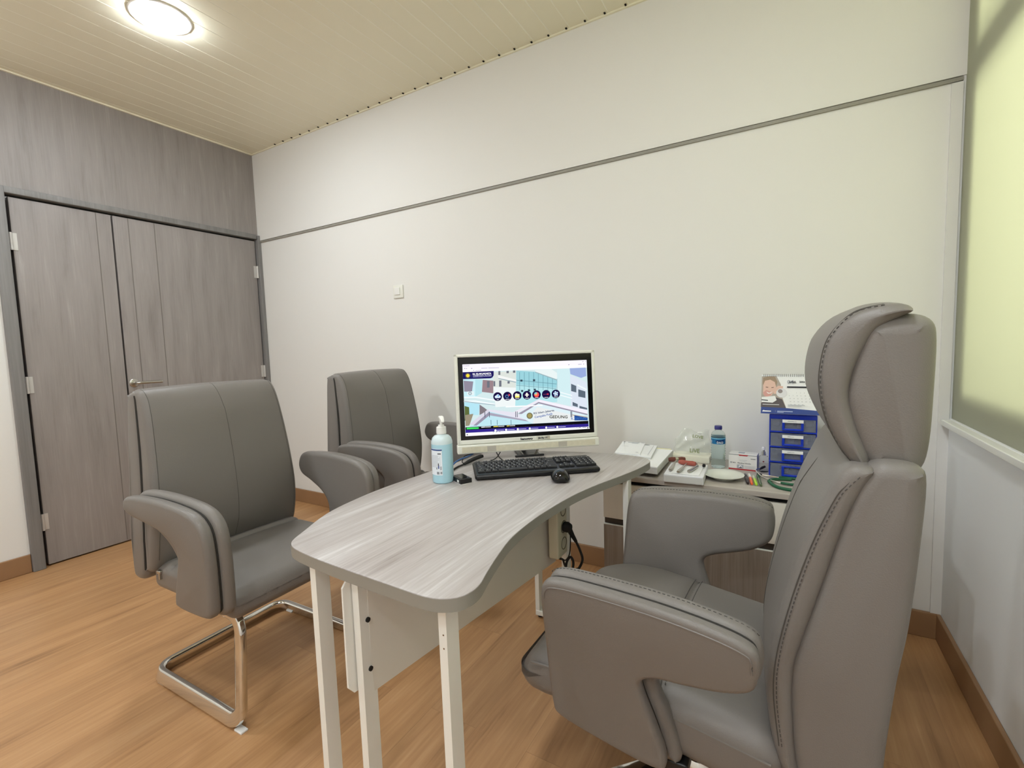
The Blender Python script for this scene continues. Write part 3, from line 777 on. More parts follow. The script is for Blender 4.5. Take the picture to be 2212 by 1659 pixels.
for x in (565, 660, 870): pg((90, 120, 134), (x, 975), (x+8, 975), (x+10, 1050), (x+2, 1050))
pg((250, 250, 252), (795, 765), (1360, 745), (1360, 760), (795, 782))
x, y = hm(1162, 912); P.disc(x, y, .0128, E(120, 116, 86)); P.disc(x, y, .0085, E(160, 150, 92))
x, y = hm(1225, 890); P.text(x, y, 'RS Islam Jakarta', .0108, E(40, 60, 100), .0002, .086, .10)
x, y = hm(1240, 950); P.text(x, y, 'Cempaka Putih', .0125, E(60, 96, 168), .0002, .075, .14)
x, y = hm(1465, 950); P.text(x, y, 'GEDUNG', .0165, E(62, 62, 48), .0004, .076, -.06)
pg((38, 78, 150), (1850, 905), (2054, 945), (2054, 985), (1850, 985))
x, y = hm(1800, 975); P.text(x, y, 'R.ZAITUN', .0130, E(64, 110, 178), .0002, .064, 0)
# header logo
pg((30, 26, 92), (138, 242), (612, 222), (612, 290), (590, 325), (560, 336), (142, 350))
x, y = hm(215, 294); P.disc(x, y, .0102, E(120, 116, 60)); P.disc(x, y, .0088, E(30, 26, 92)); P.disc(x, y, .0068, E(255, 222, 60))
x, y = hm(290, 282); P.text(x, y, 'RS. ISLAM JAKARTA', .0085, E(250, 250, 255), .00035, .074)
x, y = hm(292, 306); P.text(x, y, 'CEMPAKA PUTIH', .0058, E(225, 225, 245), .0001, .074)
x, y = hm(292, 322); P.rect(x, y+.0004, x+.040, y+.0022, E(150, 150, 195)); P.rect(x+.042, y+.0010, x+.074, y+.0028, E(150, 150, 195))
pg((90, 90, 150), (268, 262), (271, 262), (273, 328), (270, 328))
# seven round shortcuts
dark = E(26, 16, 64)
for i, (cx, cy) in enumerate(((671, 617), (821, 610), (971, 602), (1120, 596), (1268, 588), (1416, 582), (1564, 576))):
    x, y = hm(cx, cy); P.disc(x, y, .0176, dark)
    lab = E(236, 236, 246); P.rect(x-.008 if i else x-.004, y-.0135, x+.008 if i else x+.004, y-.0115, lab)
    if i == 0:
        for a, b, r in ((-.006, -.001, .0055), (.001, .003, .0062), (.007, -.001, .005)): P.disc(x+a, y+b, r, E(214, 232, 250))
        P.rect(x-.008, y-.006, x+.008, y-.001, E(214, 232, 250)); P.disc(x+.003, y+.003, .003, E(80, 150, 220))
    elif i == 1:
        P.disc(x-.002, y-.001, .0068, E(90, 140, 190)); P.disc(x-.002, y-.001, .0045, dark); P.rect(x+.003, y+.003, x+.011, y+.0055, E(235, 80, 96)); P.rect(x+.0058, y, x+.0083, y+.009, E(235, 80, 96))
    elif i == 2:
        P.rect(x-.009, y-.008, x+.009, y+.006, E(255, 250, 210)); P.rect(x-.009, y-.008, x+.009, y-.001, E(255, 240, 120)); P.rect(x-.006, y+.006, x+.001, y+.009, E(255, 250, 210))
    elif i == 3:
        P.disc(x, y+.006, .0042, E(244, 240, 228)); P.rect(x-.008, y-.001, x+.008, y+.003, E(244, 240, 228)); P.rect(x-.0028, y-.007, x+.0028, y+.003, E(244, 240, 228))
    elif i == 4:
        P.disc(x, y, .0105, E(240, 84, 80)); P.disc(x-.003, y+.004, .0062, E(110, 200, 214)); P.disc(x-.002, y+.001, .0042, E(240, 180, 90))
    elif i == 5:
        P.rect(x-.012, y-.0008, x+.003, y+.0012, E(130, 60, 90)); P.text(x+.003, y-.002, 'RS', .007, E(240, 70, 90), .0003)
    else:
        for a in range(5): P.disc(x+.007*math.cos(a*1.257+.5), y+.001+.007*math.sin(a*1.257+.5), .0036, E(196, 222, 250))
        P.disc(x, y+.001, .003, E(250, 250, 255))
# bottom bars
pg((16, 14, 22), (178, 1085), (2062, 990), (2063, 1035), (178, 1128))
pg((64, 214, 96), (195, 1090), (370, 1084), (390, 1097), (370, 1110), (197, 1118))
for x0, x1, c in ((420, 475, (240, 240, 240)), (480, 565, (200, 200, 200)), (605, 675, (240, 220, 90)), (680, 770, (200, 200, 200)), (808, 850, (240, 220, 90)), (855, 935, (200, 200, 200))):
    y0 = 1100-(x0-178)*.049; pg(c, (x0, y0-8), (x1, y0-12), (x1, y0), (x0, y0+4))
pg((52, 40, 140), (178, 1128), (2063, 1035), (2066, 1080), (180, 1172))
for cx in (635, 798, 977, 1160, 1413, 1582):
    yy = 1134-(cx-635)*.053; x, y = hm(cx, yy); P.disc(x, y, .0042, E(250, 250, 255)); pg((200, 196, 235), (cx+20, yy-5), (cx+130, yy-10), (cx+130, yy-2), (cx+20, yy+3))
pg((250, 250, 253), (180, 1172), (2066, 1080), (2083, 1112), (180, 1222))
pg((60, 60, 66), (197, 1190), (215, 1189), (215, 1205), (197, 1206))
for x0, x1 in ((595, 612), (640, 662), (692, 710), (1880, 1890), (1910, 1945), (1970, 2030)): pg((150, 150, 158), (x0, 1176-(x0-180)*.05), (x1, 1175-(x0-180)*.05), (x1, 1184-(x0-180)*.05), (x0, 1185-(x0-180)*.05))
pg((40, 40, 50), (2042, 1090), (2062, 1089), (2062, 1104), (2042, 1105))
for x0, y0, x1 in ((150, 140, 162), (172, 140, 240), (160, 182, 175), (190, 184, 202), (265, 182, 282), (420, 178, 515), (528, 172, 692), (298, 212, 312), (330, 212, 420), (1760, 122, 1776), (1910, 116, 1965), (1990, 112, 2002), (1980, 72, 1992), (2024, 68, 2032)):
    pg((128, 122, 142) if x1-x0 < 25 else (186, 180, 200), (x0, y0), (x1, y0-3), (x1, y0+6), (x0, y0+10))
m.build('page', sm_, scr, smooth=False, label='hospital start page lit on the screen')
# lettering on the frame
m = MB(); pm = []; P = Print(m, TT @ frame((0, -.0006, 0), (1, 0, 0), (0, 0, 1)), pm, .0001)
P.text(-.036, .0415, 'lenovo', .012, ink_dark, .0006, .050)
P.rect(.030, .0385, .085, .0525, mat('pale sticker', (212, 210, 196), .7)); P.rect(.074, .0385, .085, .0525, mat('tan sticker', (186, 178, 160), .7))
P.text(.036, .0425, 'jkt-Rp-15', .009, ink_dark, .0005, .038)
m.build('lettering', pm, mon, smooth=False)
# stand
m = MB()
m.sweep(fillet([(-.045, .03, .036), (-.024, .02, .004), (.024, .02, .004), (.048, .03, .036)], .008, 6), rrect(.008, .008, .003, 2))
m.build('stand', steel, mon)
m = MB(); m.rbox((0, .008, .004), (.12, .012, .008), .003); m.rbox((0, .09, .004), (.09, .17, .006), .002); m.tube([(0, .15, .018), (0, .075, .12)], .012, 12)
m.build('stand_base', black_plastic, mon)

# ------------------------------------------------------------ keyboard and mouse
A, B_, D_ = Vector((2.707, -.935)), Vector((2.835, -1.112)), Vector((3.164, -.851))
ang = math.atan2(D_.y-B_.y, D_.x-B_.x); cen = (Vector((2.712, -.938))+Vector((3.164, -.851)))/2
kb = thing('keyboard', 'black full size keyboard in front of the computer', 'keyboard', (2.939, -.885, .75), ang)
KW, KD = .436, .158
def kz(x, y, z): return (x, y, z+.010*(y/KD+.5)*(1 if z > .004 else .2))
MB().rbox((0, 0, .0105), (KW, KD, .016), .007, 3, deform=kz).build('base', black_plastic, kb)
def key(x, y, w, d=.0155, mark=True):
    z = .0215+.010*(y/KD+.5)
    m = MB(); R = []
    for k, zz in ((1, -.004), (1, .0), (.82, .0035)):
        R.append([(x+a*w/2*(1 if k == 1 else 1-.0025/w*1.4), y+b*d/2*(1 if k == 1 else .80)+(0 if k == 1 else .0008), z+zz) for a, b in ((-1, -1), (1, -1), (1, 1), (-1, 1))])
    m.rings(R, False, True)
    if mark: m.cur = 1; m.box((x-w*.16, y+.003, z+.0036), (.0034, .0038, .0002))
    m.build('key', [key_black, legend], kb, smooth=False)
legend = mat('key legend white', (200, 200, 200), .6)
u = .0186; x0 = -KW/2+.0105
rows = [(.055, [1, -.5, 1, 1, 1, 1, -.3, 1, 1, 1, 1, -.3, 1, 1, 1, 1]), (.030, [1]*13+[2]), (.012, [1.5]+[1]*12+[1.5]), (-.006, [1.8]+[1]*11+[2.2]), (-.024, [2.3]+[1]*10+[2.7]), (-.042, [1.4, 1.2, 1.2, 5.6, 1.2, 1.2, 1.2, 2])]
for y, ks in rows:
    x = x0
    for w in ks:
        if w > 0: key(x+w*u/2, y, w*u-.0022)
        x += abs(w)*u
for r, y in enumerate((.055, .030, .012, -.006, -.024, -.042)):
    for c in range(3):
        if r == 3 or (r == 4 and c != 1): continue
        key(x0+15.4*u+c*u+u/2, y, u-.0022)
for r, y in enumerate((.030, .012, -.006, -.024, -.042)):
    for c in range(4):
        if (r == 4 and c == 1): continue
        key(x0+18.7*u+c*u*.98+u/2+(u/2 if (r == 4 and c == 0) else 0), y, (2*u if (r == 4 and c == 0) else u)-.0022)
# mouse
mo = thing('computer_mouse', 'glossy black computer mouse in front of the keyboard', 'mouse', (3.0705, -.9555, .75), ang-.15)
def mdf(x, y, z):
    k = z/.036
    return (x*(1-.16*(y/.042)**2), y, z*(1-.62*max(0, y/.046)**2-.30*max(0, -y/.046)**2.5-.38*(x/.031)**2))
MB().rbox((0, 0, .0195), (.062, .086, .039), .0193, 6, (2, 6, 1), deform=mdf).build('body', gloss_black, mo)
MB().lathe([(.001, -.0035), (.008, -.0035), (.0095, 0), (.008, .0035), (.001, .0035)], 18, T=Matrix.Translation((0, .030, .0225)) @ Matrix.Rotation(PI/2, 4, 'Y')).build('scroll_wheel', black_rubber, mo)

# small black case
bx = thing('small_case', 'small black box with a white underside beside the sanitizer bottle', 'box', (2.777, -1.104, .75), math.radians(-28))
MB().rbox((0, 0, .010), (.070, .042, .016), .002).build('lid', black_plastic, bx)
MB().box((0, 0, .001), (.067, .039, .002)).build('base', white_plastic, bx, smooth=False)
m = MB(); m.box((0, .002, .0183), (.052, .030, .0006)); m.build('window', gloss_black, bx, smooth=False)
m = MB(); m.box((.016, -.0212, .0095), (.012, .0006, .008)); m.build('sticker', white_plastic, bx, smooth=False)

# hand sanitizer
hs = thing('sanitizer_bottle', 'pump bottle of pale blue hand sanitizer at the edge of the desk', 'bottle', (2.716, -1.125, .75), math.radians(-40))
bluegel = mat('pale blue gel', (174, 216, 230), .25, coat=.3)
bottle_top = mat('frosted bottle plastic', (206, 222, 226), .3, coat=.2)
rb = .0355
body = MB(); body.lathe([(.001, 0), (.031, 0), (.0345, .003), (rb, .008), (rb, .120), (rb, .131)], 40, cap=False); body.build('body', bluegel, hs)
sh = MB(); sh.lathe([(rb, .131), (.0350, .139), (.0315, .150), (.0245, .157), (.0155, .160), (.0140, .162), (.0140, .168), (.001, .168)], 40, cap=False); sh.build('shoulder', bottle_top, hs)
MB().lathe([(.001, .163), (.0160, .163), (.0168, .166), (.0162, .183), (.0158, .186), (.0100, .188), (.0098, .193), (.001, .193)], 32).build('pump_collar', white_plastic, hs)
m = MB(); m.lathe([(.001, .19), (.0042, .19), (.0046, .200), (.0052, .213), (.001, .214)], 18)
m.sweep([(-.013, 0, .2155), (-.004, 0, .2185), (.010, 0, .2185), (.022, 0, .2135), (.032, 0, .2055)], rrect(.0075, .0155, .003, 2), n0=(0, 0, 1), scale=[.7, 1.05, 1.05, .85, .6])
m.build('pump_head', white_plastic, hs)
m = MB(); lm = []
def wrap(a0, a1, z0, z1, mt, k):
    if mt not in lm: lm.append(mt)
    m.cur = lm.index(mt); n = 14
    R = [[((rb+.0003+k*.0001)*math.cos(a0+(a1-a0)*i/n), (rb+.0003+k*.0001)*math.sin(a0+(a1-a0)*i/n), z) for i in range(n+1)] for z in (z0, z1)]
    m.rings(R, False, False, closed=False)
lab = mat('label white', (232, 238, 244), .5); bar_b = mat('label blue', (20, 66, 132), .5)
c0 = math.radians(-128); c1 = math.radians(-13)
wrap(c0, c1, .030, .118, lab, 0); wrap(c0, c1, .112, .1165, bar_b, 1)
for i in range(9):
    z = .094-.0046*i; wrap(c1-1.15, c1-.75+random.uniform(.30, .52), z, z+.0014, ink_pale, 2)
wrap(c1-.42, c1-.10, .100, .1038, ink, 2)
for a, z, w, h, mt in ((c1-.40, .052, .10, .010, navy), (c1-.40, .062, .08, .008, ink_dark), (c1-.58, .050, .08, .006, ink), (c1-.22, .048, .15, .012, ink_pale), (c1-.22, .062, .02, .03, ink_pale)): wrap(a, a+w, z, z+h, mt, 3)
for q in range(9): wrap(c1-.55+.028*q, c1-.55+.028*q+(.018 if q % 2 else .010), .033, .042, ink_dark, 3)
for q in range(6): wrap(c1-.20+.028*q, c1-.20+.028*q+.016, .034, .042, ink, 3)
m.build('label', lm, hs, label='white product label with small print and a blue band')

# cables behind the computer
tag(MB().tube(spline([(2.700, -1.085, .7532), (2.668, -1.04, .7535), (2.646, -.995, .759), (2.640, -.94, .772), (2.641, -.88, .7735), (2.636, -.835, .7738)], 8, False), .003, 8).build('network_cable', mat('blue cable', (58, 96, 150), .5)), 'thin blue cable running from behind the sanitizer bottle to the computer', 'cable')
t = thing('video_cable', 'black cable with a thick plug hanging under the computer left corner', 'cable', (2.66, -.95, .75))
MB().tube(spline([(0.040, -0.112, 0.0038), (0.012, -0.075, 0.0038), (-0.005, -0.015, 0.0038), (0.001, 0.025, 0.0070)], 8, False), .0034, 8).build('cord', black_rubber, t)
m = MB(); m.sweep([(0.000, 0.020, 0.0070), (0.006, 0.050, 0.0130), (0.012, 0.080, 0.0180), (0.018, 0.115, 0.0200)], rrect(.012, .020, .004, 2), scale=[.6, .9, 1, 1]); m.build('plug', black_rubber, t)
MB().tube(spline([(0.004, 0.035, 0.0070), (-0.020, 0.038, 0.0070), (-0.034, 0.060, 0.0140), (-0.040, 0.088, 0.0220), (-0.020, 0.150, 0.0230)], 6, False), .0018, 8).build('thin_lead', black_rubber, t)
for i, (a, b) in enumerate((((2.708, -.775, .776), (2.752, -.800, .753)), ((2.722, -.765, .776), (2.716, -.812, .753)))):
    tag(MB().tube(spline([a, ((a[0]+b[0])/2, (a[1]+b[1])/2, .758), b, (b[0]+(.012 if i == 0 else -.006), b[1]-.012, .7525)], 6, False), .0019, 8).build('usb_cable', black_rubber), ('thin black lead curling from the computer to the keyboard, right one of two', 'thin black lead dropping behind the keyboard, left one of two')[i], 'cable')
# ------------------------------------------------------------ low cabinet run along the back wall
YF = -.46; WT = .646
worktop = tag(MB().rbox(((3.0+3.87)/2, (YF-.016)/2-.0, WT-.010), (.87, -YF-.004, .020), .0015).build('worktop', [wood('taupe worktop laminate', [(.3, (160, 152, 144)), (.5, (180, 172, 163)), (.7, (196, 189, 181))], 22, .45, 'X', bump=.03)]), 'taupe wood worktop along the back wall, crowded with medical things', 'worktop')
def cabinet(x0, x1, doors, label, drawer=True):
    t = thing('storage_cabinet', label, 'cabinet', ((x0+x1)/2, YF, 0), group='low cabinets under the worktop')
    w = x1-x0
    MB().box((0, .235, .335), (w-.002, .41, .54)).build('carcass', dark_gap if False else cab_wood, t, smooth=False)
    MB().box((0, .03, .606), (w-.002, .03, .02)).build('gap_shade', dark_gap, t, smooth=False)  # near-black strip paints the shade under the worktop
    MB().box((0, .05, .03), (w-.01, .03, .06)).build('plinth', dark_gap, t, smooth=False)
    n = len(doors)
    xs = -w/2
    for dw in doors:
        c = xs+dw/2
        MB().rbox((c, .010, (.455+.608)/2), (dw-.004, .018, .608-.455), .001).build('drawer_front', white_board, t)
        MB().box((c, .016, .440), (dw-.006, .004, .026)).build('finger_channel', mat('dark metal channel', (62, 56, 52), .45, metal=.3), t, smooth=False)
        d = MB().rbox((c, .010, (.065+.425)/2), (dw-.004, .018, .425-.065), .001).build('door', cab_wood, t)
        MB().box((c, .0065, .4255), (dw-.006, .012, .002)).build('door_edge', white_metal, d, smooth=False)
        xs += dw
    return t
cabinet(3.04, 3.436, [.396], 'low cabinet behind the desk leg, left of the black door gap')
cabinet(3.437, 3.86, [.423], 'low cabinet behind the office chair, right of the black door gap')

# ------------------------------------------------------------ papers
def quad_sheet(corners, z0, z1, name, label, cat, top_m=paper, side_m=paper_grey, prints=None):
    """stack of sheets with a quadrilateral plan; corners: back-left, back-right, front-right, front-left"""
    m = MB(); c = [(x, y) for x, y in corners]
    n = max(1, int((z1-z0)/.003)); 
    for k in range(n):
        a = z0+(z1-z0)*k/n; b = z0+(z1-z0)*(k+1)/n-.0002
        jx, jy = (random.uniform(-.0012, .0012), random.uniform(-.0012, .0012)) if 0 < k < n-1 else (0, 0)
        m.cur = 0 if k == n-1 else 1
        R = [[(x+jx, y+jy, z) for x, y in (c[3], c[2], c[1], c[0])] for z in (a, b)]
        m.rings(R)
    mats = [top_m, side_m]
    if prints:
        bl, br, fr, fl = [Vector((x, y, z1)) for x, y in c]
        T = frame(fl, fr-fl, bl-fl); P = Print(m, T, mats, .0002)
        prints(P, (fr-fl).length, (bl-fl).length)
    o = m.build(name, mats, smooth=False)
    return tag(o, label, cat)
def form_lines(P, w, h):
    P.disc(w*.10, h*.93, w*.05, ink, h*.022); P.rect(w*.26, h*.90, w*.75, h*.94, ink_pale); P.rect(w*.45, h*.83, w*.72, h*.86, ink_pale)
    P.rect(w*.84, h*.91, w*.96, h*.94, ink_pale); P.rect(w*.10, h*.80, w*.15, h*.82, ink_pale); P.rect(w*.12, h*.55, w*.40, h*.56, ink_pale); P.rect(w*.80, h*.12, w*.90, h*.14, ink_pale)
def form_grid(P, w, h):
    for k in range(7): P.rect(w*.10, h*(.2+.1*k), w*.9, h*(.205+.1*k), ink_pale)
    P.rect(w*.30, h*.9, w*.75, h*.93, ink)
    P.rect(w*.88, h*.1, w*.89, h*.9, ink_pale)
def form_side(P, w, h):
    P.rect(w*.56, h*.30, w*.575, h*.86, ink_pale); P.rect(w*.56, h*.85, w*.74, h*.865, ink_pale); P.rect(w*.30, h*.30, w*.575, h*.31, ink_pale)
quad_sheet([(3.02, -.045), (3.248, -.10), (3.262, -.412), (3.09, -.40)], WT, .664, 'document_folder', 'grey folder lying lowest under the paper piles behind the desk', 'folder', mat('folder grey', (150, 146, 138), .6), mat('folder side grey', (118, 112, 104), .6))
quad_sheet([(3.03, -.10), (3.262, -.115), (3.268, -.452), (3.06, -.44)], .6642, .694, 'paper_stack', 'thick stack of white paper under the form pads, in a yellowish cover', 'paper', prints=form_side)
m = MB(); m.box((3.14, -.112, .690), (.225, .006, .012)); tag(m.build('card_divider', mat('pale yellow card', (232, 228, 176), .7), smooth=False), 'pale yellow card edge behind the thick paper stack', 'card')
quad_sheet([(3.035, -.08), (3.186, -.098), (3.214, -.335), (3.06, -.325)], .6944, .705, 'form_pad', 'printed form pad lying second from the top behind the desk tip', 'paper', prints=form_grid)
quad_sheet([(3.012, -.072), (3.124, -.078), (3.163, -.322), (3.052, -.328)], .7054, .7088, 'form_pad', 'white printed form lying topmost of the paper pile behind the desk tip', 'paper', prints=form_lines)

# white book with instruments
bk = thing('white_book', 'thick white book under the hammers, between papers and plate', 'book', (3.368, -.385, WT), math.radians(3))
MB().rbox((0, 0, .017), (.146, .195, .033), .003).build('cover', mat('white cover', (232, 233, 236), .4), bk)
m = MB(); m.box((0, -.0982, .016), (.140, .0006, .024)); m.build('page_edges', paper_grey, bk, smooth=False)
def sheet_p(P, w, h):
    for k in range(6): P.rect(w*.15, h*(.3+.1*k), w*(.5+.05*(k % 3)), h*(.306+.1*k), ink_pale)
quad_sheet([(3.300, -.300), (3.425, -.296), (3.428, -.470), (3.325, -.468)], WT+.0346, WT+.0356, 'loose_sheet', 'loose white sheet lying on the thick white book under the hammers', 'paper', prints=sheet_p)
ZB = WT+.036
brown = mat('brown rubber', (104, 52, 40), .5); red_br = mat('reddish rubber', (164, 84, 70), .45)
def hammer(head, tail, hd, mt, label, dark_end):
    t = thing('reflex_hammer', label, 'medical hammer', (head[0], head[1], ZB), group='reflex hammers on the white book')
    d = Vector((tail[0]-head[0], tail[1]-head[1], 0)); u = Vector((hd[0], hd[1], 0)).normalized()
    m = MB(); L = .036
    R = []; w = u.cross(Vector((0, 0, 1)))
    for k, r in ((-1, .004), (-.96, .008), (-.6, .0105), (-.2, .0095), (0, .009), (.2, .0095), (.6, .0105), (.96, .008), (1, .004)):
        c = u*(k*L)+Vector((0, 0, .0108)); R.append([tuple(c+w*(r*math.cos(a*PI/8))+Vector((0, 0, 1))*(r*math.sin(a*PI/8))) for a in range(16)])
    m.rings(R); hd_ = m.build('head', mt, t)
    if dark_end:
        m = MB(); m.tube([tuple(u*-.008+Vector((0, 0, .0108))), tuple(u*.004+Vector((0, 0, .0108)))], .0112, 16); m.build('collar', steel, t)
    m = MB(); e = d.normalized(); up = Vector((0, 0, 1))
    pts = [e*.004+up*.0108, e*.04+up*.010, e*(d.length*.55)+up*.0075, e*(d.length*.9)+up*.0065, e*d.length+up*.0065]
    m.sweep([tuple(p) for p in pts], rrect(.008, .014, .003, 2), n0=(0, 0, 1), scale=[.4, .42, .8, 1.05, .8])
    m.build('handle', steel, t)
    return t
hammer((3.312, -.285), (3.318, -.452), (.9, .5), brown, 'reflex hammer with dark brown rubber head, left one on the white book', True)
hammer((3.362, -.330), (3.352, -.470), (1, -.18), red_br, 'reflex hammer with reddish rubber head, right one on the white book', False)
pt = thing('tuning_fork', 'steel medical instrument with black tips lying right of the hammers', 'medical tool', (3.388, -.448, ZB))
m = MB(); m.sweep([(0, 0, .007), (.012, .06, .007), (.018, .095, .007)], [(.0065*math.cos(a*PI/8), .0065*math.sin(a*PI/8)) for a in range(16)], scale=[1, .9, .7]); m.build('handle', steel, pt)
m = MB(); m.sweep(spline([(-.012, .135, .008), (-.002, .125, .009), (.02, .118, .009), (.038, .112, .008)], 6, False), [(.004*math.cos(a*PI/4), .004*math.sin(a*PI/4)) for a in range(8)]); m.build('crossbar', chrome, pt)
m = MB(); m.rbox((-.014, .137, .008), (.012, .012, .012), .004).build('tip', black_rubber, pt)
MB().rbox((.040, .110, .008), (.012, .014, .012), .004).build('tip', black_rubber, pt)

# box with a clear plastic bag on top
wb = tag(MB().rbox((3.338, -.075, WT+.014), (.165, .10, .028), .002).build('flat_box', mat('cream carton', (236, 234, 216), .6)), 'flat cream box under the clear plastic bag', 'box')
bag_m = mat('clear bag film', (236, 240, 230), .06, alpha=.27, spec=1.0)
bag = thing('plastic_bag', 'crumpled clear plastic bag with pale green lettering left of the water bottle', 'bag', (3.338, -.065, WT+.0285))
m = MB(); NX, NZ = 26, 18; rnd = random.Random(3)
def bagpt(i, j, side):
    u = i/NX*2-1; v = j/NZ
    tophs = .108-.022*(u < -.55)*(abs(u)-.55)*4-.01*math.sin(u*5)
    th = .030*math.sqrt(max(0, 1-abs(u)**3))*(1-.75*v)
    x = u*(.080-.006*v)+.003*math.sin(9*v+u*4)
    y = side*th+(0.004*math.sin(u*11+v*7)+.004*math.sin(u*5-v*13)+rnd.uniform(-.0025, .0025))*(1 if 0 < v else 0)
    z = v*tophs+(rnd.uniform(-.0018, .0018) if j else 0)
    return (x, y, z)
for side in (-1, 1):
    o = len(m.v)
    for i in range(NX+1):
        for j in range(NZ+1): m.v.append(bagpt(i, j, side))
    for i in range(NX):
        for j in range(NZ):
            a = o+i*(NZ+1)+j; m.f.append((a, a+NZ+1, a+NZ+2, a+1)); m.m.append(0)
bo = m.build('film', bag_m, bag)
gr = mat('pale green print', (132, 144, 92), .6)
m = MB(); pm = []; P = Print(m, frame((0, -.0385, 0), (1, 0, 0), (0, .16, 1)), pm)
P.text(-.004, .012, 'LiVE', .026, gr, .0005, .042); P.text(.006, .082, 'LOVE', .018, gr, .0004, .046, -.10)
m.build('print', pm, bag, smooth=False)
m = MB(); m.rbox((.034, -.004, .099), (.02, .02, .004), .002); m.build('twist', white_plastic, bag)

# water bottle
wbt = thing('water_bottle', 'clear plastic water bottle with a blue label and navy cap', 'bottle', (3.462, -.170, WT))
water_m = mat('water bottle plastic', (236, 246, 246), .05, trans=.92, ior=1.08)
pr_ = [(.001, .004), (.012, .003), (.022, 0), (.027, .003), (.0285, .012)]
for k in range(7):
    z = .022+k*.0105; pr_ += [(.0290, z), (.0272, z+.005)]
pr_ += [(.0285, .098), (.0290, .104), (.0286, .107), (.0286, .128), (.0290, .131), (.0285, .142), (.0265, .150), (.0210, .158), (.0140, .163), (.0135, .166), (.0132, .172), (.001, .172)]
MB().lathe(pr_, 40, cap=False).build('body', water_m, wbt)
MB().lathe([(.001, .004), (.0262, .005), (.0265, .092), (.0265, .141), (.001, .141)], 32, cap=False).build('water', mat('water', (240, 249, 249), .03, trans=1.0, ior=1.06), wbt)
MB().lathe([(.001, .167), (.0150, .167), (.0156, .169), (.0154, .180), (.0135, .183), (.001, .183)], 28).build('cap', mat('navy cap', (52, 52, 120), .35), wbt)
m = MB(); lm2 = [mat('bottle label blue', (24, 108, 160), .35), mat('bottle label pale', (120, 190, 216), .35), mat('bottle label dark', (14, 62, 116), .35), white_plastic]
def wr(a0, a1, z0, z1, i, k, skew=0):
    m.cur = i; n = max(2, int((a1-a0)*8)); r = .0292+k*.00012
    m.rings([[(r*math.cos(a0+(a1-a0)*q/n), r*math.sin(a0+(a1-a0)*q/n), z+skew*q/n) for q in range(n+1)] for z in (z0, z1)], False, False, closed=False)
m.cur = 0; m.lathe([(.0292, .1065), (.0292, .1285)], 40, cap=False)
m.cur = 1; m.lathe([(.0293, .1285), (.0293, .1325)], 40, cap=False)
fc = math.atan2(-2.348+.17, 3.71-3.462)
wr(fc-.35, fc+.9, .114, .124, 2, 1, .003)
vs, fs = text_geo('DAGI', .0125, .0003, .026)
m.cur = 3; m.add([((.0295)*math.cos(fc-.18+v[0]/.0292), (.0295)*math.sin(fc-.18+v[0]/.0292), .1095+v[1]) for v in vs], fs)
wr(fc-1.15, fc-1.02, .109, .122, 3, 2)
m.build('label', lm2, wbt, label='blue wrap-round label with white letters')

# white plate
pl = tag(MB().lathe([(.001, .003), (.032, .003), (.034, 0), (.038, 0), (.040, .004), (.058, .011), (.0745, .0185), (.0752, .0198), (.0738, .0202), (.056, .0135), (.040, .0075), (.036, .0062), (.001, .0058)], 56, cap=False).build('plate', mat('white porcelain', (226, 228, 218), .25), loc=(3.502, -.345, WT)), 'round white plate at the front edge of the worktop', 'plate')

# carton of swabs
sb = thing('carton', 'small white carton with red edges right of the water bottle', 'box', (3.560, -.150, WT), math.radians(-3))
cw, cd, ch = .108, .062, .067
red = mat('red print', (176, 44, 50), .5)
MB().rbox((0, 0, ch/2), (cw, cd, ch), .0012).build('body', mat('white carton', (236, 234, 230), .55), sb)
m = MB(); pm = []; P = Print(m, frame((-cw/2, -cd/2-.0002, 0), (1, 0, 0), (0, 0, 1)), pm)
P.rect(0, 0, cw, .0055, red); P.rect(0, ch-.0035, cw, ch-.0015, ink); P.poly([(cw*.34, ch-.001), (cw*.70, ch-.001), (cw*.66, ch-.0065), (cw*.38, ch-.0065)], red)
P.disc(cw*.09, .030, .0036, ink_dark); P.disc(cw*.09, .030, .0022, paper); P.text(cw*.15, .0278, 'MED', .0058, ink_dark, .0001); P.text(cw*.31, .0278, 'Alcohol Swabs', .0068, ink, .0001, .052)
P.rect(cw*.30, .007, cw*.53, .0225, ink_pale); P.disc(cw*.42, .0145, .006, paper); P.poly([(cw*.36, .009), (cw*.48, .009), (cw*.44, .016)], ink)
for k in range(4): P.rect(cw*.57, .0085+.0035*k, cw*(.97 if k % 2 else .9), .0093+.0035*k, ink_pale)
P.rect(cw*.38, .0425, cw*.66, .0435, ink_pale); P.rect(cw*.40, .0385, cw*.60, .0392, ink_pale); P.rect(cw*.78, .050, cw*.95, .052, ink)
m.build('print', pm, sb, smooth=False)
m = MB(); pm = []; P = Print(m, frame((-cw/2, -cd/2, ch+.0002), (1, 0, 0), (0, 1, 0)), pm)
P.rect(cw*.32, cd*.30, cw*.54, cd*.75, ink_pale); P.text(cw*.10, cd*.5, 'Swabs', .010, ink_pale); P.text(cw*.60, cd*.5, 'Alcohol', .010, ink_pale)
m.build('top_print', pm, sb, smooth=False)

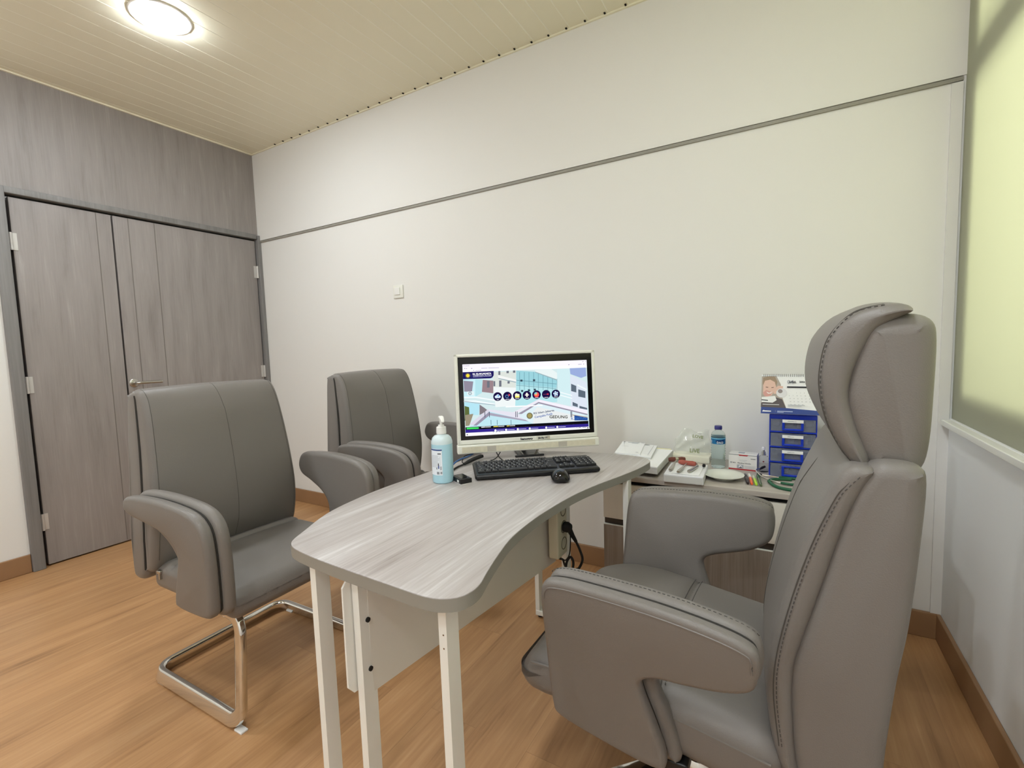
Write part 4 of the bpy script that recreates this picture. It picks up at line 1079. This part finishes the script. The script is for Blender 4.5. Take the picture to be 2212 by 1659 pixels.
# small pump bottle
sp = thing('spray_bottle', 'small clear spray bottle with a white head beside the blue drawer tower', 'bottle', (3.636, -.170, WT))
clear = mat('clear plastic', (240, 242, 242), .06, trans=.92, ior=1.08)
MB().lathe([(.001, 0), (.0165, 0), (.0185, .003), (.0185, .058), (.0165, .065), (.0085, .070), (.0080, .075), (.001, .075)], 32, cap=False).build('body', clear, sp)
MB().lathe([(.001, .071), (.0095, .071), (.0095, .083), (.006, .085), (.004, .085), (.004, .092), (.001, .092)], 24).build('collar', mat('silver collar', (200, 200, 200), .25, metal=.8), sp)
m = MB(); m.rbox((-.001, -.002, .0975), (.012, .018, .013), .003); m.sweep([(.007, -.006, .094), (.010, -.008, .083), (.012, -.010, .070)], rrect(.004, .006, .0015, 2)); m.build('spray_head', white_plastic, sp)
m = MB(); T = frame((0, -.0187, .046), (1, 0, 0), (0, 0, 1)); pm = []; P = Print(m, T, pm); P.disc(0, 0, .0032, mat('dark red dot', (120, 48, 52), .5)); m.build('dot', pm, sp, smooth=False)

# pens
def pen(a, b, cols, label):
    t = thing('marker_pen', label, 'pen', (a[0], a[1], WT), group='pens lying in a row by the plate')
    d = Vector((b[0]-a[0], b[1]-a[1], 0)); L = d.length; e = d.normalized()
    def seg(nm, k0, k1, r0, r1, mt):
        pts = [e*(L*k0), e*(L*(k0*.9+k1*.1)), e*(L*(k0*.1+k1*.9)), e*(L*k1)]
        MB().sweep([tuple(p+Vector((0, 0, .0062))) for p in pts], [(math.cos(q*PI/8), math.sin(q*PI/8)) for q in range(16)], scale=[r0*.7, r0, r1, r1*.75]).build(nm, mt, t)
    seg('barrel', .34, 1, .0058, .0052, cols[1]); seg('cap', 0, .38, .0056, .0062, cols[0])
    return t
blk = mat('black pen plastic', (42, 34, 34), .3)
pen((3.574, -.268), (3.592, -.398), (blk, blk), 'black pen lying leftmost in the row of pens')
pen((3.5885, -.262), (3.606, -.400), (white_plastic, mat('orange plastic', (236, 104, 56), .3)), 'orange marker with a white cap in the row of pens')
pen((3.605, -.285), (3.621, -.402), (mat('pale green cap', (196, 206, 180), .3), mat('lime plastic', (178, 224, 60), .3)), 'lime green marker in the row of pens')
pen((3.619, -.262), (3.636, -.405), (mat('dark green plastic', (44, 92, 62), .3), mat('olive plastic', (92, 108, 80), .3)), 'dark green pen lying rightmost in the row of pens')

# stethoscope
st = thing('stethoscope', 'green stethoscope with steel ear tubes lying before the drawer tower', 'stethoscope', (3.68, -.29, WT))
q = lambda x, y, z: (x-3.68, y+.29, z)
green = mat('dark green tubing', (28, 92, 62), .4)
m = MB()
m.tube(spline([q(3.628, -.215, .022), q(3.612, -.245, .022), q(3.635, -.30, .012), q(3.668, -.33, .008), q(3.700, -.345, .007)], 8, False), .0029, 8).build('ear_tube', chrome, st)
m = MB().tube(spline([q(3.632, -.262, .008), q(3.655, -.262, .008), q(3.695, -.268, .007)], 6, False), .0029, 8)
m.build('ear_tube', chrome, st)
m = MB()
m.sweep([q(3.624, -.222, .021), q(3.632, -.205, .024), q(3.642, -.196, .028)], [(.0052*math.cos(a*PI/6), .0052*math.sin(a*PI/6)) for a in range(12)], scale=[.6, 1, .8]).build('ear_tip', black_rubber, st)
m = MB().sweep([q(3.634, -.264, .009), q(3.625, -.262, .009), q(3.617, -.258, .010)], [(.006*math.cos(a*PI/6), .006*math.sin(a*PI/6)) for a in range(12)], scale=[.6, 1, .8])
m.build('ear_tip', black_rubber, st)
m = MB()
m.tube(spline([q(3.692, -.268, .007), q(3.735, -.262, .007), q(3.80, -.275, .007)], 6, False), .0046, 10)
m.tube(spline([q(3.700, -.345, .007), q(3.74, -.352, .007), q(3.79, -.33, .007), q(3.80, -.275, .007)], 6, False), .0046, 10)
m.build('tubing', green, st); m = MB()
m.tube(spline([q(3.735, -.280, .0060), q(3.69, -.292, .0060), q(3.664, -.320, .0062), q(3.663, -.350, .0062), q(3.69, -.405, .0062), q(3.74, -.425, .0062), q(3.80, -.41, .0062)], 6, False), .0058, 10)
m.build('tubing', green, st)

# blue drawer tower
dt = thing('drawer_tower', 'small blue tower of four clear drawers under the calendar', 'drawer unit', (3.737, -.15, WT))
dw, dd, dh = .160, .20, .254
m = MB()
m.rbox((0, 0, dh-.010), (dw, dd, .020), .004)
for s in (-1, 1): m.box((s*(dw/2-.002), .004, dh/2-.005), (.004, dd-.008, dh-.012))
m.box((0, dd/2-.003, dh/2), (dw-.004, .004, dh-.01))
for k in range(4): m.rbox((0, .0, .003+k*.0605), (dw-.002, dd-.004, .006), .0015)
m.build('body', blue_plastic, dt)
cont = [mat('brown contents', (120, 92, 84), .7), mat('grey contents', (150, 148, 150), .7), mat('pink contents', (196, 172, 166), .7)]
for k in range(4):
    z0 = .007+k*.0605; h = .0515 if k < 3 else .047
    d = MB().box((0, -dd/2+.0015, z0+h/2), (dw-.010, .002, h)).box((0, -.002, z0+.001), (dw-.012, dd-.012, .002)).build('drawer', clear_drawer, dt, smooth=False)
    m = MB(); hw = .072; a = -dd/2-.004
    m.rbox((0, a, z0+.007), (hw, .008, .008), .002)
    for s in (-1, 1): m.rbox((s*(hw/2-.0045), a, z0+.024), (.009, .008, .034), .002)
    m.rbox((0, a, z0+.041), (hw, .008, .006), .002)
    m.build('drawer_pull', blue_plastic, d, label='blue drawer pull')
    if k > 0:
        m = MB(); m.box((0, a-.0045, z0+.0405), (hw-.002, .001, .012)); lm3 = [paper]
        P = Print(m, frame((-hw/2, a-.0052, z0+.0345), (1, 0, 0), (0, 0, 1)), lm3); P.rect(.018, .0048, .018+(.024, .022, .030)[k-1], .0062, ink_pale); P.rect(.020, .0062, .018+(.012, .010, .020)[k-1], .0074, ink_pale)
        m.build('paper_tag', lm3, d, smooth=False, label='white paper tag')
    m = MB(); cm = cont
    for i in range(7):
        m.cur = random.randrange(3); m.rbox((random.uniform(-.06, .06), random.uniform(-.07, .03), z0+.012+random.uniform(0, .008)), (random.uniform(.015, .035), random.uniform(.02, .05), .018), .004)
    m.build('contents', cm, d)

# desk calendar on the tower
ca = thing('desk_calendar', 'april desk calendar with a smiling child photo on the blue drawer tower', 'calendar', (3.730, -.19, WT+dh))
cwid, cz = .206, .148
yb, yt = -.078, -.028
TP = frame((-cwid/2, yb, .0035), (1, 0, 0), (0, yt-yb, cz))
Lp = math.hypot(yt-yb, cz)
m = MB(); pm = [paper]; m.box((cwid/2, Lp/2, -.0012), (cwid, Lp, .002), T=TP)
P = Print(m, TP, pm)
ck = homog([(480, 350), (1750, 370), (2010, 1545), (310, 1430)], [(0, Lp), (.1415, Lp), (.190, 0), (0, 0)])
K = lambda *pp: [ck(*a) for a in pp]
def col(nm, r, g, b): return mat(nm, (r, g, b), .6)
sk, sk2, hair = col('print skin', 226, 190, 174), col('print skin rosy', 214, 160, 152), col('print hair', 158, 136, 114)
P.poly(K((480, 390), (925, 390), (1020, 630), (1010, 1000), (1080, 1300), (340, 1250)), col('print photo ground', 176, 166, 156))
P.poly(K((360, 1140), (830, 1000), (1000, 1060), (1075, 1310), (335, 1260)), col('print dark cloth', 92, 84, 86))
P.poly(K((480, 600), (520, 430), (700, 390), (880, 410), (930, 560), (860, 720), (500, 720)), hair)
P.poly(K((490, 640), (560, 520), (720, 490), (850, 560), (870, 700), (790, 820), (700, 940), (560, 985), (450, 900)), sk)
P.poly(K((450, 860), (560, 780), (720, 850), (680, 940), (560, 985), (480, 950)), sk2)
P.poly(K((555, 690), (640, 705), (620, 722), (560, 712)), col('print brow', 120, 88, 76)); P.poly(K((720, 715), (800, 705), (790, 725), (725, 732)), col('print brow', 120, 88, 76))
P.poly(K((550, 830), (640, 870), (745, 830), (680, 890), (600, 890)), col('print teeth', 244, 236, 234))
P.poly(K((800, 760), (940, 670), (1080, 690), (1060, 780), (900, 900), (760, 900)), sk)
P.disc(*ck(1010, 880), .0185, col('print bubble', 226, 226, 230)); P.disc(*ck(975, 830), .008, col('print bubble dark', 150, 140, 140))
P.poly(K((400, 980), (800, 960), (830, 1080), (700, 1150), (380, 1120)), paper)
P.poly(K((385, 1045), (570, 1070), (570, 1095), (380, 1070)), ink_dark); P.poly(K((400, 1175), (890, 1205), (885, 1220), (400, 1190)), paper)
P.poly(K((345, 1255), (1070, 1310), (2000, 1415), (2010, 1545), (310, 1430)), navy)
P.rect(.14, 0, cwid, .0145, navy)
x, y = ck(365, 1385); P.poly([(x, y), (x+.030, y+.0005), (x+.030, y+.0045), (x+.008, y+.0050), (x+.004, y+.0068), (x, y+.003)], paper); P.rect(*ck(745, 1410), ck(755, 1360)[0], ck(755, 1360)[1], paper)
x, y = ck(800, 1400); P.rect(x, y, x+.052, y+.0026, col('print pale blue', 190, 204, 236)); P.rect(x, y-.0035, x+.022, y-.0018, col('print pale blue', 190, 204, 236))
P.text(*ck(1215, 620), '04', .022, ink_pale, .0004); P.text(*ck(1265, 600), 'APRIL', .0110, ink_dark, .0004, .026); P.text(*ck(1590, 595), '202', .0085, ink_dark, .0003, .019)
x, y = ck(1195, 735); P.rect(x, y, cwid-.012, y+.0055, ink_dark)
for r in range(5):
    for c in range(7):
        if r == 0 and c < 2: continue
        x, y = ck(1215, 900+85*(r-.1)); P.text(x+c*.0128, y, str(r*7+c-1) if r*7+c-1 < 31 else '', .0046, ink)
x, y = ck(1140, 1240); P.rect(x, y, x+.056, y+.0022, ink_pale); P.rect(x, y-.004, x+.045, y-.0025, ink_pale)
m.build('page', pm, ca, smooth=False)
m = MB(); m.box((cwid/2, Lp/2, 0), (cwid, Lp, .002), T=frame((cwid/2, yt+(yt-yb), .0035), (-1, 0, 0), (0, -(yt-yb), cz))); m.build('rear_board', paper, ca, smooth=False)
m = MB()
for k in range(28):
    x = -cwid/2+.008+k*(cwid-.016)/27
    m.tube([(x, yt+.0052*math.cos(a*PI/6), cz+.002+.0052*math.sin(a*PI/6)) for a in range(12)], .0007, 5, closed=True)
m.build('wire_binding', mat('dark wire', (54, 56, 62), .4, metal=.7), ca)

# ------------------------------------------------------------ camera, light outside, world
cam = bpy.data.cameras.new('camera'); co = bpy.data.objects.new('camera', cam); C.objects.link(co); sc.camera = co
cam.sensor_fit = 'HORIZONTAL'; cam.sensor_width = 36; cam.lens = 16.5266; cam.clip_start = .02
rx, ry, rz = -0.0793211755913135, 0.031087639726055015, 0.5285807876546973
Rm = Matrix.Rotation(rz, 3, 'Z') @ Matrix.Rotation(rx, 3, 'X') @ Matrix.Rotation(ry, 3, 'Y')
co.matrix_world = Matrix.Translation((3.710, -2.348, 1.196)) @ (Rm @ Matrix.Rotation(PI/2, 3, 'X')).to_4x4()
al = bpy.data.lights.new('outside light', 'AREA'); al.shape = 'RECTANGLE'; al.size = 1.7; al.size_y = 1.5; al.energy = 78; al.color = (1.0, 1.0, .84)
ao = bpy.data.objects.new('outside_light', al); C.objects.link(ao); ao.location = (LX+1.5, -1.0, 1.95); ao.rotation_euler = (0, PI/2, 0)
w = bpy.data.worlds.new('world'); sc.world = w; w.use_nodes = True
bg = w.node_tree.nodes['Background']; bg.inputs[0].default_value = (1.0, 1.0, .94, 1); bg.inputs[1].default_value = .25
vs_ = sc.view_settings; vs_.view_transform = 'Standard'; vs_.look = 'None'; vs_.gamma = 1; vs_.use_curve_mapping = False; vs_.exposure = .22
